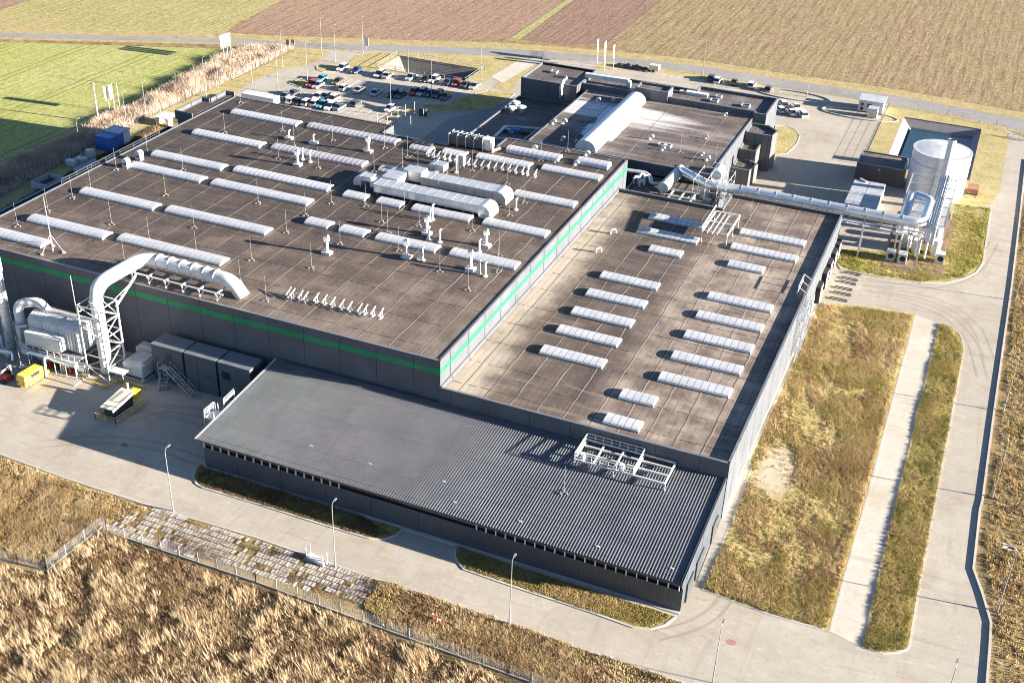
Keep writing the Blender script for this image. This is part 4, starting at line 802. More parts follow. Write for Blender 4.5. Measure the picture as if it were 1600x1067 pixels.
# rounded top
mb=MB(); mb.smooth=True; seg=10; cs=[((oy0+oy1)/2-(oy1-oy0)/2*math.cos(math.pi*i/seg),7.0+1.1*math.sin(math.pi*i/seg)) for i in range(seg+1)]; k=seg+1
mb.add([(ox0,*c) for c in cs]+[(ox1,*c) for c in cs],[(i,k+i,k+i+1,i+1) for i in range(seg)]+[tuple(range(k)),tuple(range(2*k-1,k-1,-1))]); mb.build('roof_shell',WHITE,t)
for j in range(16):
    x=ox0+.3+j*(ox1-ox0-.6)/15; mb=MB(); f=lambda c,e:((oy0+oy1)/2+(c[0]-(oy0+oy1)/2)*(1+e),7.0+(c[1]-7.0)*(1+e)+e)
    vs=[]
    for c in cs: a=f(c,.07); vs+=[(x-.07,*a),(x+.07,*a)]
    mb.add(vs,[(2*i,2*i+1,2*i+3,2*i+2) for i in range(seg)]); 
    a=cs[0]; mb.add([(x-.07,oy0-.14,3.7),(x+.07,oy0-.14,3.7),(x+.07,oy0-.14,7.0),(x-.07,oy0-.14,7.0)],[(0,1,2,3)]); 
    b_=MB().box(x-.07,x+.07,oy0-.14,oy0-.01,3.7,7.0) ; b_.add(vs,[(2*i,2*i+1,2*i+3,2*i+2) for i in range(seg)]); b_.build('rib',PGREY if j%5==4 else WHITE,t)
MB().prism([(ox0+.6,oy0-1.7),(ox1-2.6,oy0-1.7),(ox1-2.6,oy0-.2),(ox0+.6,oy0-.2)],3.9,5.9).build('front_cabinet',WHITE,t)
MB().bar((ox0+.6,oy0-.95,6.0),(ox1-2.6,oy0-.95,6.0),1.6,.08).build('cabinet_roof',WHITE,t)
for k in range(5): x=ox0+1.0+k*1.25; MB().box(x,x+1.0,oy0-1.74,oy0-1.705,3.2,3.85).build('opening',BLACK,t)
for x in (ox0+.3,ox0+3.5,ox0+6.5,ox1-.3):
    for y in (oy0-1.4,oy0+.3,oy1-.3): MB().bar((x,y,0.2),(x,y,3.7),.22).build('leg',WS,t)
MB().box(ox0-.5,ox1+.3,oy0-2.2,oy1,2.9,3.05).build('walkway',GALV,t)
for k in range(8): x=ox0-.4+k*1.35; MB().bar((x,oy0-2.15,3.05),(x,oy0-2.15,4.1),.06).build('rail_post',WS,t)
for z in (3.6,4.1): MB().bar((ox0-.5,oy0-2.15,z),(ox1-.6,oy0-2.15,z),.07).build('rail',WS,t)
MB().bar((ox0+1,oy0-2.25,2.85),(ox1+.3,oy0-2.25,2.85),.18).build('edge_beam',YEL,t)
t=thing('inverted_duct','white upside-down U duct joining the oxidiser to a round column','duct',(-130.5,120.8,0))
MB().tube(bend([(-131.6,120.6,5.2),(-131.6,120.6,8.6),(-128.2,121.9,9.0),(-127.0,122,7.4)],1.6),.78,18).build('tube',WHITE,t)
MB().cyl((-131.6,120.6,.3),(-131.6,120.6,5.2),.95,n=18).build('column',WHITE,t); MB().cyl((-131.6,120.6,5.15),(-131.6,120.6,5.35),1.1,n=18).build('collar',PGREY,t)
MB().tube(bend([(-130.9,119.4,2.0),(-130.9,119.4,5.2),(-129.3,119.6,5.6)],.4),.22,10).build('side_pipe',WHITE,t)
t=thing('heat_pipes','shiny horizontal silver pipes and drums under the oxidiser','pipework',(-122,117,0))
MB().tube([(-127.4,117.2,2.75),(-118.2,117.1,2.75)],.42,16).build('pipe',SILVER,t); MB().cyl((-128.4,117.2,2.75),(-127.3,117.2,2.75),.6,n=14).build('end_box',PGREY,t)
for x in (-126.6,-122.4,-119.6): MB().cyl((x,118.6,1.5),(x+1.8,118.6,1.5),.72,n=16).build('drum',SILVER,t)
MB().tube(bend([(-123.4,117.0,2.9),(-123.4,116.1,3.3),(-123.0,115.5,.3)],.4),.18,10).build('drain_pipe',WHITE,t)
for x in (-127,-124.8,-122.6,-120.5,-118.6): MB().bar((x,117.1,.1),(x,117.1,2.4),.1).build('support',GALV,t)
for k in range(6): x=-126+k*1.3; MB().box(x,x+.45,117.9,118.3,.15,1.0+.3*(k%2)).build('pump',[PGREY,RED,DARK,PGREY,RED,CREAM][k],t)
MB().box(-129,-117.8,115.6,123.6,.03,.16).build('plinth',CONC,t)
def stairs(name,lab,a,b,wd,n,mat=WS,rail=True,plat=None):
    a=Vector(a);b=Vector(b); t=thing(name,lab,'stairs',(b.x,b.y,0)); d=Vector((b.x-a.x,b.y-a.y,0)).normalized(); s=Vector((-d.y,d.x,0))*wd/2
    for q in (s,-s):
        MB().bar(a+q,b+q,.09,.25).build('stringer',mat,t)
        if rail:
            MB().bar(a+q+Vector((0,0,1)),b+q+Vector((0,0,1)),.07).build('hand_rail',mat,t)
            for k in range(4): c=a.lerp(b,k/3)+q; MB().bar(c,c+Vector((0,0,1)),.06).build('rail_post',mat,t)
    for k in range(n): c=a.lerp(b,(k+.5)/n); MB().bar(c+s,c-s,.24,.05).build('tread',mat,t)
    if plat:
        x0,x1,y0,y1,z=plat; MB().box(x0,x1,y0,y1,z-.1,z).build('landing',mat,t)
        for (u,v) in ((x0,y0),(x1,y0),(x0,y1)): MB().bar((u,v,0),(u,v,z+1),.09).build('post',mat,t)
        MB().bar((x0,y0,z+1),(x0,y1,z+1),.07).build('rail',mat,t); MB().bar((x0,y0,z+1),(x1-.9,y0,z+1),.07).build('rail',mat,t)
    return t
stairs('steel_stairs','long grey steel stairs rising left of the oxidiser towards its walkway',(-130.2,118.6,3.2),(-125.9,114.6,.1),1.3,13,GALV)
t=thing('pipe_rack','white bent pipes on trestles at the left edge beside the flue','pipework',(-134,117.5,0))
for k,(z,y) in enumerate(((3.4,118.4),(2.5,117.6))): MB().tube(bend([(-142,y-.2,z),(-134.2,y,z),(-133.9,y-.4,1.3),(-131.4,y-.6,1.2)],.5),.26,10).build('pipe',WHITE,t)
MB().tube(bend([(-133.6,116.6,1.9),(-130.6,116.9,1.9),(-130.4,116.5,.8)],.4),.24,10).build('pipe',SILVER,t)
for x in (-139,-136.6,-134.4,-132.4): MB().bar((x,117.0,.05),(x+.5,118.2,2.6),.1).build('trestle',GALV,t)
for x in (-135.4,-131): MB().bar((x,117,.05),(x-1.6,117.8,2.3),.08).build('brace',GALV,t)
# white housings
for (r,lab) in (((-112.6,-109.0,120.8,124.8,0.15,2.9),'nearer pale blue white equipment container beside the lattice tower'),((-113.4,-110.4,125.0,127.0,0.1,3.1),'smaller white container tucked behind against the hall wall')):
    t=thing('equipment_container',lab,'container',((r[0]+r[1])/2,(r[2]+r[3])/2,0)); MB().box(*r).build('casing',PGREY if 0 else WHITE,t)
    MB().box(r[0]+.35,r[1]-.35,r[2]+.8,r[3]-.5,r[5],r[5]+.25).build('roof_unit',PGREY,t); MB().box(r[0]+.3,r[1]-.3,r[2]-.04,r[2]-.002,.5,.9).build('vent',DARK,t); MB().box(r[1]+.002,r[1]+.04,r[2]+.3,r[3]-.3,.5,.8).build('vent',DARK,t)
t=thing('small_canopy','little flat white canopy on a post beside the tower foot','canopy',(-112.4,119.2,0)); MB().box(-113.6,-111.0,118.7,120.2,2.0,2.2).build('roof',WHITE,t); MB().bar((-111.3,119,0),(-111.3,119,2),.12).build('post',GALV,t); MB().bar((-113.3,119.9,0),(-113.3,119.9,2),.12).build('post',GALV,t)
t=thing('kerb_rail','yellow low guard rail round the foot of the tower','guard rail',(-114,117,0)); 
for a,b in (((-118,117.6),(-113.2,117.2)),((-113.2,117.2),(-112.9,119.6)),((-112.9,119.6),(-107.9,119.6))): MB().bar((*a,.35),(*b,.35),.14).build('rail',YEL,t)
for x,y in ((-118,117.6),(-113.2,117.2),(-112.9,119.6),(-107.9,119.6)): MB().bar((x,y,0),(x,y,.35),.12).build('post',YEL,t)
# dark two-storey container units
DK=wallmat('container_grey',(.085,.10,.115),jx=50)
for k,(x0,x1) in enumerate(((-108.2,-102.6),(-102.2,-96.6),(-96.2,-90.6))):
    t=thing('site_container',['left','middle','right'][k]+' one of three tall dark grey container units against the hall wall','container',((x0+x1)/2,124.4,0),'dark grey container units along the hall wall')
    MB().box(x0,x1,122.6,126.0,0.1,3.08).build('lower_unit',DK,t); MB().box(x0,x1,122.6,126.0,3.14,6.3).build('upper_unit',DK,t); MB().box(x0-.05,x1+.05,122.55,126.05,6.3,6.38).build('roof',paint('container_roof',(.16,.18,.2),.5),t)
    if k==0: MB().box(-105.6,-104.7,122.52,122.595,3.3,5.4).build('door',DARK,t); MB().box(-106.6,-105.7,122.52,122.595,.3,2.4).build('door',DARK,t); MB().box(-106.4,-105.9,122.47,122.515,1.3,1.5).build('sign',WHITE,t)
    if k==2: MB().box(-95.5,-94.2,122.52,122.595,3.6,4.9).build('window',GLASS,t); MB().box(-92.6,-91.7,122.52,122.595,.3,2.4).build('door',DARK,t)
stairs('steel_stairs','long dark steel stairs down from the left container landing',(-105.0,121.9,3.15),(-99.8,121.0,.1),1.1,12,GALV,True,(-106.4,-104.9,121.4,122.5,3.15))
stairs('steel_steps','short steel steps at the ground door of the left container',(-106.1,122.3,1.1),(-105.2,120.3,.1),1.2,4,GALV)
t=thing('guarded_machine','dark waste compactor with pale sloping cover behind the yellow railing','machine',(-107.5,113,0))
mb=MB(); mb.add([(-108.3,111.0,.0),(-106.5,111.0,.0),(-106.5,115.2,.0),(-108.3,115.2,.0),(-108.3,111.0,1.7),(-106.5,111.0,1.9),(-106.5,115.2,2.3),(-108.3,115.2,2.1)],[(3,2,1,0),(4,5,6,7),(0,1,5,4),(1,2,6,5),(2,3,7,6),(3,0,4,7)]); mb.build('body',DARK,t)
MB().bar((-107.4,110.5,2.0),(-107.4,115.4,2.5),2.2,.12).build('cover',CREAM,t); MB().bar((-106.25,110.5,1.85),(-106.25,115.4,2.3),.06,.5).build('cover_side',CREAM,t)
MB().prism([(-107.4,115.4),(-106.1,115.4),(-106.1,116.7),(-107.4,116.7)],1.0,2.2).build('hopper',YEL,t); MB().box(-108.3,-107.9,115.5,115.9,0,3.2).build('column',WOOD,t); MB().box(-107.8,-107.5,115.5,115.9,0,3.4).build('column',WOOD,t)
t=thing('yellow_railing','yellow tubular railing around the dark compactor','railing',(-107.5,113,0)); yl=paint('pale_yellow_paint',(.60,.50,.2),.5)
q=[(-109.2,110.0),(-105.7,110.2),(-105.3,117.0)]
for a,b in ((q[0],q[1]),(q[1],q[2]),(q[0],(-109.4,112.6))):
    n_=max(2,round((Vector(a)-Vector(b)).length/1.6))
    for k in range(n_+1): c=Vector(a).lerp(Vector(b),k/n_); MB().bar((c.x,c.y,0),(c.x,c.y,1.0),.09).build('post',yl,t)
    for z in (.12,.55,1.0): MB().bar((*a,z),(*b,z),.08).build('rail',yl,t)
# annex access platform
t=thing('access_platform','small white railed access platform on the left edge of the annex roof','platform',(-89.6,113.5,0))
MB().box(-90.5,-88.9,111.2,113.4,5.0,5.12).build('deck',WS,t)
for (x,y) in ((-90.5,111.2),(-90.5,112.3),(-90.5,113.4),(-88.9,111.2),(-89.6,117.2),(-89.6,114.6)): MB().bar((x,y,0 if x<-90 else 5),(x,y,6.3),.12).build('post',WS,t)
for z in (5.6,5.95,6.3): MB().bar((-90.5,111.2,z),(-90.5,113.4,z),.09).build('rail',WS,t); MB().bar((-90.5,111.2,z),(-88.9,111.2,z),.09).build('rail',WS,t); MB().bar((-89.6,114.6,z+.1),(-89.6,117.2,z+.3),.09).build('rail',WS,t)
for dx in (0,.5): MB().bar((-90.3+dx,113.5,0),(-90.3+dx,113.5,6.3),.08).build('ladder_rail',WS,t)
for k in range(12): MB().bar((-90.3,113.5,.5+k*.42),(-89.8,113.5,.5+k*.42),.05).build('rung',WS,t)

# ================================================================== RIGHT-HAND PLANT
t=thing('storage_tank','big round white storage tank in front of the lined pond','tank',(-6.1,256,0)); cx,cy=-6.1,256.0
n=NT('tank_sheet'); xx,yy,zz=n.xyz(); a_=n.noise(.5,4); lines=n.line(zz,2.4,.10); TANKM=n.fin(n.mix(n.ma('MULTIPLY',lines,.6),n.mix(n.mr(a_,.3,.7),(.56,.57,.58),(.64,.645,.65)),(.16,.17,.18)),.4,.1)
MB().cyl((cx,cy,0),(cx,cy,9.6),6.0,n=48,cap=False).build('shell',TANKM,t)
mb=MB(); mb.cyl((cx,cy,9.6),(cx,cy,10.4),6.08,.3,48); mb.build('roof',WHITE,t)
for z in (9.55,7.2): MB().cyl((cx,cy,z),(cx,cy,z+.14),6.09,n=48).build('rim_ring',PGREY,t)
for dx in (0,.55): MB().bar((cx-.6+dx,cy-6.15,0),(cx-.6+dx,cy-6.15,9.9),.07).build('ladder_rail',GALV,t)
for k in range(18): MB().bar((cx-.6,cy-6.15,.5+k*.52),(cx-.05,cy-6.15,.5+k*.52),.05).build('rung',GALV,t)
for k in range(3): a=Vector((cx-.3,cy-5.6,9.8)); MB().bar((cx-.3+k*.9,cy-5.4+k*2,9.7+k*.2),(cx+.6+k*.9,cy-3.4+k*2,9.9+k*.2),.06).build('roof_rail',GALV,t)
t=thing('exhaust_stack','slim white exhaust stack rising in front of the storage tank','chimney',(-4.5,246.5,0)); MB().cyl((-4.5,246.5,0),(-4.5,246.5,15.4),.78,n=20,cap=False).build('tube',WHITE,t); MB().cyl((-4.5,246.5,15.2),(-4.5,246.5,15.3),.74,n=20).build('mouth',BLACK,t)
shed=bld('brown_shed','dark brown flat-roofed shed left of the storage tank',[(-22.9,254.6),(-12.8,254.6),(-12.8,262.8),(-22.9,262.8)],3.9,4.1,ROOF4,wallmat('brown_cladding',(.11,.085,.085),jx=40))
MB().box(-12.79,-12.7,256,261,.1,3).build('door',CREAM,shed); MB().box(-18.2,-17.8,254.5,254.59,3.2,3.45).build('lamp',WHITE,shed)
t=thing('light_shed','light grey panel-roofed equipment housing below the brown shed','housing',(-18.7,240.5,0)); PN=paint('panel_grey',(.40,.41,.43),.45)
MB().box(-21.9,-15.6,233.6,247.4,0.1,2.95).build('wall',PN,t)
for i in range(2):
    for k in range(4): MB().box(-22.0+i*3.25,-18.85+i*3.25,233.5+k*3.5,236.85+k*3.5,2.95,3.15).build('roof_panel',PN,t)
for k in range(3): MB().box(-21.5+k*2,-20.3+k*2,233.4,233.58,.4,2.6).build('door',[BLUE,PGREY,PGREY][k],t)
MB().bar((-19.5,246.4,3.3),(-21,247.6,3.3),.3).build('vent',WHITE,t)
# pipe bridge
t=thing('bridge_duct','long shiny silver duct crossing on a bridge from the link roof to the plant','duct',(-25,216,0))
q=[P(1036,294,8.2),P(1063,266,8.2)]; MB().cyl(q[0],q[1]+(q[1]-q[0])*.03,1.08,n=22).build('header_drum',WHITE,t)
for k in range(7): c=q[0].lerp(q[1],.1+.13*k); d=(q[1]-q[0]).normalized(); MB().cyl(c-d*.04,c+d*.04,1.12,n=22).build('band',PGREY,t)
pts=bend([q[1]-(q[1]-q[0])*.04,P(1068,268,9.0),P(1090,280,9.3),P(1112,291,9.0),Vector((-41,216.4,9.0)),Vector((-5.6,216.4,9.0)),Vector((-5.4,227.6,9.2)),Vector((-9.3,229.5,9.2)),Vector((-9.3,221.5,7.4)),Vector((-9.1,219.6,5.0))],1.9,6)
MB().tube(pts,.86,20).build('duct_run',SILVER,t)
for x in np.arange(-40,-7,3.4): MB().cyl((x-.06,216.4,9.0),(x+.06,216.4,9.0),.93,n=20).build('band',SILVER,t)
t=thing('pipe_bridge','grey steel bridge and tray carrying the silver duct on tall legs','pipe bridge',(-20,215.5,0))
for y in (215.2,217.2): MB().bar((-44,y,7.6),(-4.2,y,7.6),.2,.25).build('beam',GALV,t)
MB().bar((-44,214.4,7.3),(-4.2,214.4,7.3),.9,.08).build('cable_tray',SILVER,t)
for x in np.arange(-43,-4,3.0): MB().bar((x,213.9,7.45),(x,217.4,7.45),.14).build('cross_beam',GALV,t); MB().bar((x,216.4,7.6),(x,216.4,8.1),.2).build('saddle',GALV,t)
for x,y in ((-16.1,215.2),(-16.1,217.2),(-5.4,214.6),(-5.4,217.4),(-30,217.2),(-9.8,217.4)): MB().bar((x,y,0),(x,y,7.5),.22).build('leg',GALV,t)
MB().bar((-16.1,215.2,1),(-16.1,217.2,6.8),.1).build('brace',GALV,t)
for k,x in enumerate(np.arange(-43,-21,2.2)): MB().bar((x,213.9,7.4),(x,213.9,8.2),.06).build('rail_post',GALV,t)
t=thing('process_rack','tall open steel rack carrying a bundle of white pipes beside the tank','pipe rack',(-6,232,0))
for x in (-10.4,-6.2,-1.8):
    for y in (226,231,236,241): MB().bar((x,y,0),(x,y,9.0),.16).build('post',GALV,t)
    MB().bar((x,226,9.0),(x,241,9.0),.18).build('beam',GALV,t); MB().bar((x,226,5.0),(x,241,5.0),.14).build('beam',GALV,t)
for y in (226,231,236,241):
    for z in (9.0,5.0): MB().bar((-10.4,y,z),(-1.8,y,z),.16).build('beam',GALV,t)
MB().bar((-10.4,226,5),(-6.2,231,9),.09).build('brace',GALV,t); MB().bar((-10.4,236,5),(-10.4,241,9),.09).build('brace',GALV,t)
for k in range(5): x=-4.9+k*.42; MB().tube(bend([(x,241.4,8.4),(x,241.4,9.4+.1*k),(x,214.6,9.4+.1*k),(x,213.8,6.5)],.5),.17,10).build('pipe',WHITE,t)
MB().box(-10.2,-2.0,226.2,240.8,4.9,5.0).build('grating',GALV,t)
t=thing('process_skid','cluster of grey pumps and vessels under the pipe rack','machinery',(-6,222,0))
for k,(x,y,r_,hh) in enumerate(((-8.3,224.8,1.1,4.2),(-6.1,222.5,.8,3.0),(-3.2,229,1.2,3.6),(-8,232,1.3,4.6),(-4,236,1.2,4.4),(-2.6,223.6,.9,3.2))): MB().cyl((x,y,.1),(x,y,hh),r_,n=16).build('vessel',[SILVER,WHITE,PGREY,SILVER,WHITE,WHITE][k],t)
for k,(x,y) in enumerate(((-10.2,217.5),(-8.0,217.2),(-1.4,220.5))): MB().box(x-.8,x+.8,y-.9,y+.9,.1,2.1).build('cabinet',[PGREY,PGREY,WHITE][k],t); MB().cyl((x+.1,y-.95,1.2),(x+.1,y-.91,1.2),.55,n=14).build('fan',BLACK,t)
for k in range(4): MB().tube(bend([(-9+k*1.6,219,1),(-9+k*1.6,219,3.6+.3*k),(-9+k*1.6,223,3.6+.3*k)],.5),.22,10).build('pipe',WHITE,t)
MB().box(-11.2,-.2,213.0,242,.03,.14).build('plinth',paint('plinth_red',(.27,.17,.12),.8),t)
t=thing('pond_pump','small white weather box on posts beside the yellow bank','utility box',(-20.3,268,0)); MB().box(-21.2,-19.3,266.5,268.5,.7,1.9).build('box',WHITE,t)
for a in (-21,-19.5): MB().bar((a,266.8,0),(a,266.8,.7),.12).build('post',GALV,t); MB().bar((a,268.2,0),(a,268.2,.7),.12).build('post',GALV,t)
t=thing('scrap_trailer','rusty red tipping trailer parked right of the storage tank','trailer',(1.6,259,0)); MB().box(.5,2.7,257.5,261,.6,1.5).build('body',paint('rust',(.28,.12,.08),.9),t)
for a,b in ((.6,258.2),(2.6,258.2),(.6,260.3),(2.6,260.3)): MB().cyl((a-.12,b,.4),(a+.12,b,.4),.4,n=12).build('wheel',BLACK,t)
MB().bar((1.6,257.5,.6),(2.6,255.6,.5),.12).build('drawbar',DARK,t)
# gatehouse
t=thing('gatehouse','white flat-roofed gatehouse cabin at the entrance beside the road','cabin',(-26.3,304,0))
MB().box(-29.4,-23.4,301.2,306.4,.15,2.9).build('wall',WHITE,t); MB().box(-29.6,-23.2,301.0,306.6,2.9,3.05).build('roof',PGREY,t)
for x0,x1,z0,z1 in ((-28.9,-28.1,.4,1.3),(-28.9,-28.1,1.5,2.4),(-27.3,-26.1,1.3,2.4)): f=MB().box(x0,x1,301.12,301.19,z0,z1).build('window',WHITE,t); MB().box(x0+.1,x1-.1,301.06,301.11,z0+.1,z1-.1).build('pane',GLASS,f)
MB().box(-23.39,-23.3,302,303,.2,2.3).build('door',PGREY,t)
t=thing('gate_cabinet','smaller white cabinet box in front of the gatehouse','cabinet',(-25.3,298.8,0)); MB().box(-26.5,-24.2,297.4,299.7,.15,2.3).build('casing',WHITE,t); MB().box(-26.6,-24.1,297.3,299.8,2.3,2.4).build('roof',PGREY,t); MB().box(-26.1,-24.6,297.33,297.39,.4,2.0).build('door',CREAM,t)
for i,(cpx,lab) in enumerate((((1343,180),'raised oval traffic island edge in front of the gatehouse'),((1240,150),'raised oval traffic island edge right of the rear wing'))):
    c=P(*cpx); ps=[Vector((c.x+9.5*math.cos(a),c.y+3.6*math.sin(a),0)) for a in [2*math.pi*k/28 for k in range(28)]]; struct('kerb',kerbring(ps,.3,.3),ASPH if 0 else KERB,lab,'kerb')
# left side objects
t=thing('blue_container','blue steel container with pale lid beside the hedge on the left','container',(-176,197,0))
a=P(152,233);b=P(181,236.5);c=P(202,223); MB().prism([(-178.3,193.6),(-174.2,193.6),(-174.2,200.3),(-178.3,200.3)],.1,3.2).build('body',BLUE,t); MB().box(-178.5,-174.0,196.6,200.5,3.2,3.4).build('lid',paint('blue_grey_lid',(.35,.42,.5),.5),t); MB().box(-174.19,-174.1,198,200.2,.3,3.0).build('end_panel',paint('pale_panel',(.6,.62,.66),.5),t)
t=thing('open_skip','grey open skip standing on the shaded grass at the left','skip',(-173.5,172.5,0)); mb=MB()
o=[(-175.6,170.6),(-171.6,170.6),(-171.6,175.8),(-175.6,175.8)]; wallring(mb,o,.1,1.5,.15); mb.build('body',PGREY,t); MB().box(-175.4,-171.8,170.8,175.6,.1,.5).build('load',DARK,t)
t=thing('white_shelter','small white open shelter on the sunny lawn at the left','shelter',(-174.3,213.5,0))
MB().box(-176.2,-172.4,211.4,215.6,2.0,2.15).build('roof',WHITE,t); MB().box(-176.1,-175.9,211.6,215.4,0,2.0).build('wall',WHITE,t); MB().box(-172.7,-172.5,211.6,213.2,0,2.0).build('wall',WHITE,t); MB().box(-175.9,-172.6,215.2,215.4,0,2.0).build('wall',WHITE,t)
for i,(px,lab) in enumerate((((112,259),'square white box on the shaded grass left of the hall'),((142,245),'rounded white tank in the shade left of the hall'),((128,255),'small white cube nearest the lean-to roof'))):
    p=P(*px); t=thing('supply_box',lab,'box',p)
    if i==1: MB().cyl(p+Vector((0,0,.1)),p+Vector((0,0,1.6)),1.1,.95,16).build('body',WHITE,t); MB().cyl(p+Vector((0,0,1.6)),p+Vector((0,0,1.8)),.9,.3,16).build('lid',WHITE,t)
    else: MB().box(p.x-1,p.x+1,p.y-.7,p.y+.7,.1,1.2).build('body',WHITE,t); MB().box(p.x-1.05,p.x+1.05,p.y-.75,p.y+.75,1.2,1.3).build('lid',WHITE,t)
t=thing('covered_stack','long low pale tarpaulin-covered stack beside the lean-to','covered stack',(-165,180,0))
c=[P(118,275),P(152,257),P(150,250),P(115,268)]; MB().prism([(q.x,q.y) for q in c],.05,.7).build('tarpaulin',paint('grey_tarp',(.3,.33,.36),.7),t); MB().bar(P(100,289,.4),P(120,277,.4),.7,.5).build('side_roll',PGREY,t)
# dock bumpers' wheel guides in front of the doors
for k,(px,py) in enumerate([(1330,428.5),(1326,436.5),(1323,442.5),(1317,451.5),(1315,459.5),(1309,468.5)]):
    p=P(px,py); t=thing('wheel_guide','low steel wheel guide, %s from the back, in front of the docks'%ORD[k],'wheel guide',p,'wheel guides in front of the loading docks')
    for dy in (-.28,.28): MB().bar((p.x-1.4,p.y+dy,.2),(p.x+1.6,p.y+dy,.2),.13).build('rail',DARK,t)
    for dx in (-1.4,1.6): MB().bar((p.x+dx,p.y-.28,.12),(p.x+dx,p.y+.28,.12),.13).build('end_bar',DARK,t)
# caged stair on the east wall
t=thing('caged_ladder','tall caged steel ladder on the right wall of the lower hall','ladder',(-19.2,177,0))
for z0 in range(3):
    for k in range(6): MB().bar((-19.9+.0,171+k*1.5,.1+z0*3),(-19.9,171+k*1.5,3+z0*3),.06).build('cage_bar',GALV,t)
for z in (2.9,5.9,8.7): MB().bar((-19.2,171,z),(-19.2,179,z),.08).build('rail',GALV,t); MB().box(-19.9,-18.9,171,179,z-.9,z-.83).build('landing',GALV,t)
for k in (0,1,2): MB().bar((-19.3,171+k*.4,.1+k*3),(-19.3,178.5,2.9+k*2.9),.12).build('flight',WS,t)
for y in (171,175,179): MB().bar((-18.9,y,0),(-18.9,y,9.4),.08).build('post',GALV,t)
MB().bar((-21.5,178.5,9),(-21.5,183.5,9),.1).build('roof_rail',WS,t); MB().bar((-21.5,178.5,10),(-21.5,183.5,10),.1).build('roof_rail',WS,t)
for y in (178.5,181,183.5): MB().bar((-21.5,y,8.5),(-21.5,y,10),.09).build('roof_rail_post',WS,t); MB().bar((-21.5,y,10),(-20.2,y,9.2),.08).build('roof_rail_brace',WS,t)

# ================================================================== VEHICLES
def cpaint(name,c,r=.3): return paint(name,c,r,0,var=.05,coat=.6,dirt=.1)
CP={'white':cpaint('car_white',(.72,.72,.71)),'black':cpaint('car_black',(.018,.018,.02)),'dark grey':cpaint('car_dark_grey',(.07,.075,.085)),'silver':cpaint('car_silver',(.42,.43,.45)),'red':cpaint('car_red',(.50,.03,.03)),'teal':cpaint('car_teal',(.10,.42,.46)),'navy':cpaint('car_navy',(.03,.05,.14)),'brown':cpaint('car_brown',(.12,.085,.065)),'blue grey':cpaint('car_blue_grey',(.16,.21,.27)),'yellow':cpaint('van_yellow',(.74,.55,.06))}
LGREY=paint('lamp_post_grey',(.26,.27,.28),.5,.3)
LAMPW=paint('headlight_glass',(.8,.8,.78),.15); LAMPR=paint('tail_light',(.4,.02,.02),.3)
def car_proto(kind):
    L,W,H={'hatchback':(3.95,1.66,1.42),'saloon':(4.45,1.70,1.38),'van':(5.0,1.92,2.05),'estate':(4.5,1.72,1.46)}[kind]
    t=bpy.data.objects.new('parked_car' if kind!='van' else 'van',None); link(t); h=L/2
    w=W/2; zb,zs=.28,(.84 if kind!='van' else 1.1)
    st=[(-h,.34,.62*zs,.86),(-h+.12,zb,zs*.92,.97),(-h*.55,zb,zs,1.0),(0,zb,zs*1.0,1.0),(h*.42,zb,zs*.97,1.0),(h-.25,zb,zs*.82,.95),(h,.34,zs*.62,.82)]
    mb=MB(); mb.smooth=True
    for (y,a,b,k) in st: mb.v+=[(-w*k,y,a),(-w*k,y,b*.75),(-w*k*.93,y,b),(w*k*.93,y,b),(w*k,y,b*.75),(w*k,y,a)]
    for i in range(len(st)-1):
        for j in range(6): a=6*i+j; b=6*i+(j+1)%6; mb.f.append((a,a+6,b+6,b))
    n=len(st); mb.f+=[tuple(range(6)),tuple(range(6*n-1,6*n-7,-1))]; mb.m=[0]*len(mb.f); mb.build('body',CP['white'],t)
    g0,g1,g2,g3={'hatchback':(-h+.18,-h+.55,h*.12,h*.48),'saloon':(-h+.75,-h+1.35,h*.1,h*.5),'van':(-h+.06,-h+.2,h*.5,h*.78),'estate':(-h+.12,-h+.4,h*.12,h*.5)}[kind]
    a=w*.93;b=w*.76
    mb=MB(); mb.v=[(-a,g0,zs-.02),(a,g0,zs-.02),(a,g3,zs-.02),(-a,g3,zs-.02),(-b,g1,H),(b,g1,H),(b,g2,H),(-b,g2,H)]; mb.f=[(0,1,5,4),(1,2,6,5),(2,3,7,6),(3,0,4,7),(4,5,6,7)]; mb.m=[0]*5
    if kind=='van': mb.m=[1,1,0,1,1]
    mb.build('windows',[GLASS,CP['white']],t) if kind!='van' else mb.build('cabin',[GLASS,CP['yellow']],t)
    MB().prism([(-b-.01,g1-.02),(b+.01,g1-.02),(b+.01,g2+.02),(-b-.01,g2+.02)],H,H+.035).build('roof',CP['white'],t)
    if kind=='van':
        for s in (-1,1): mb=MB(); mb.add([(s*(a*.97+.0),-h+1.4,1.25),(s*(a*.97),h*.25,1.25),(s*(b*1.09),h*.25,1.78),(s*(b*1.09),-h+1.4,1.78)],[(0,1,2,3)]); mb.build('side_window',BLACK,t)
    for sx in (-1,1):
        for sy in (-.62,.62): wl=MB().cyl((sx*(w-.2),sy*h,.31),(sx*(w+.01),sy*h,.31),.31,n=12).build('wheel',BLACK,t); MB().cyl((sx*(w+.012),sy*h,.31),(sx*(w+.03),sy*h,.31),.18,n=8).build('hub',GALV,wl)
        MB().box(sx*w*.62-.16,sx*w*.62+.16,h-.14,h-.02,zs*.60,zs*.78).build('headlight',LAMPW,t); MB().box(sx*w*.66-.12,sx*w*.66+.12,-h-.01,-h+.1,zs*.62,zs*.85).build('tail_light',LAMPR,t)
    return t
PROT={k:car_proto(k) for k in ('hatchback','saloon','estate','van')}; FIRST=dict.fromkeys(PROT,True)
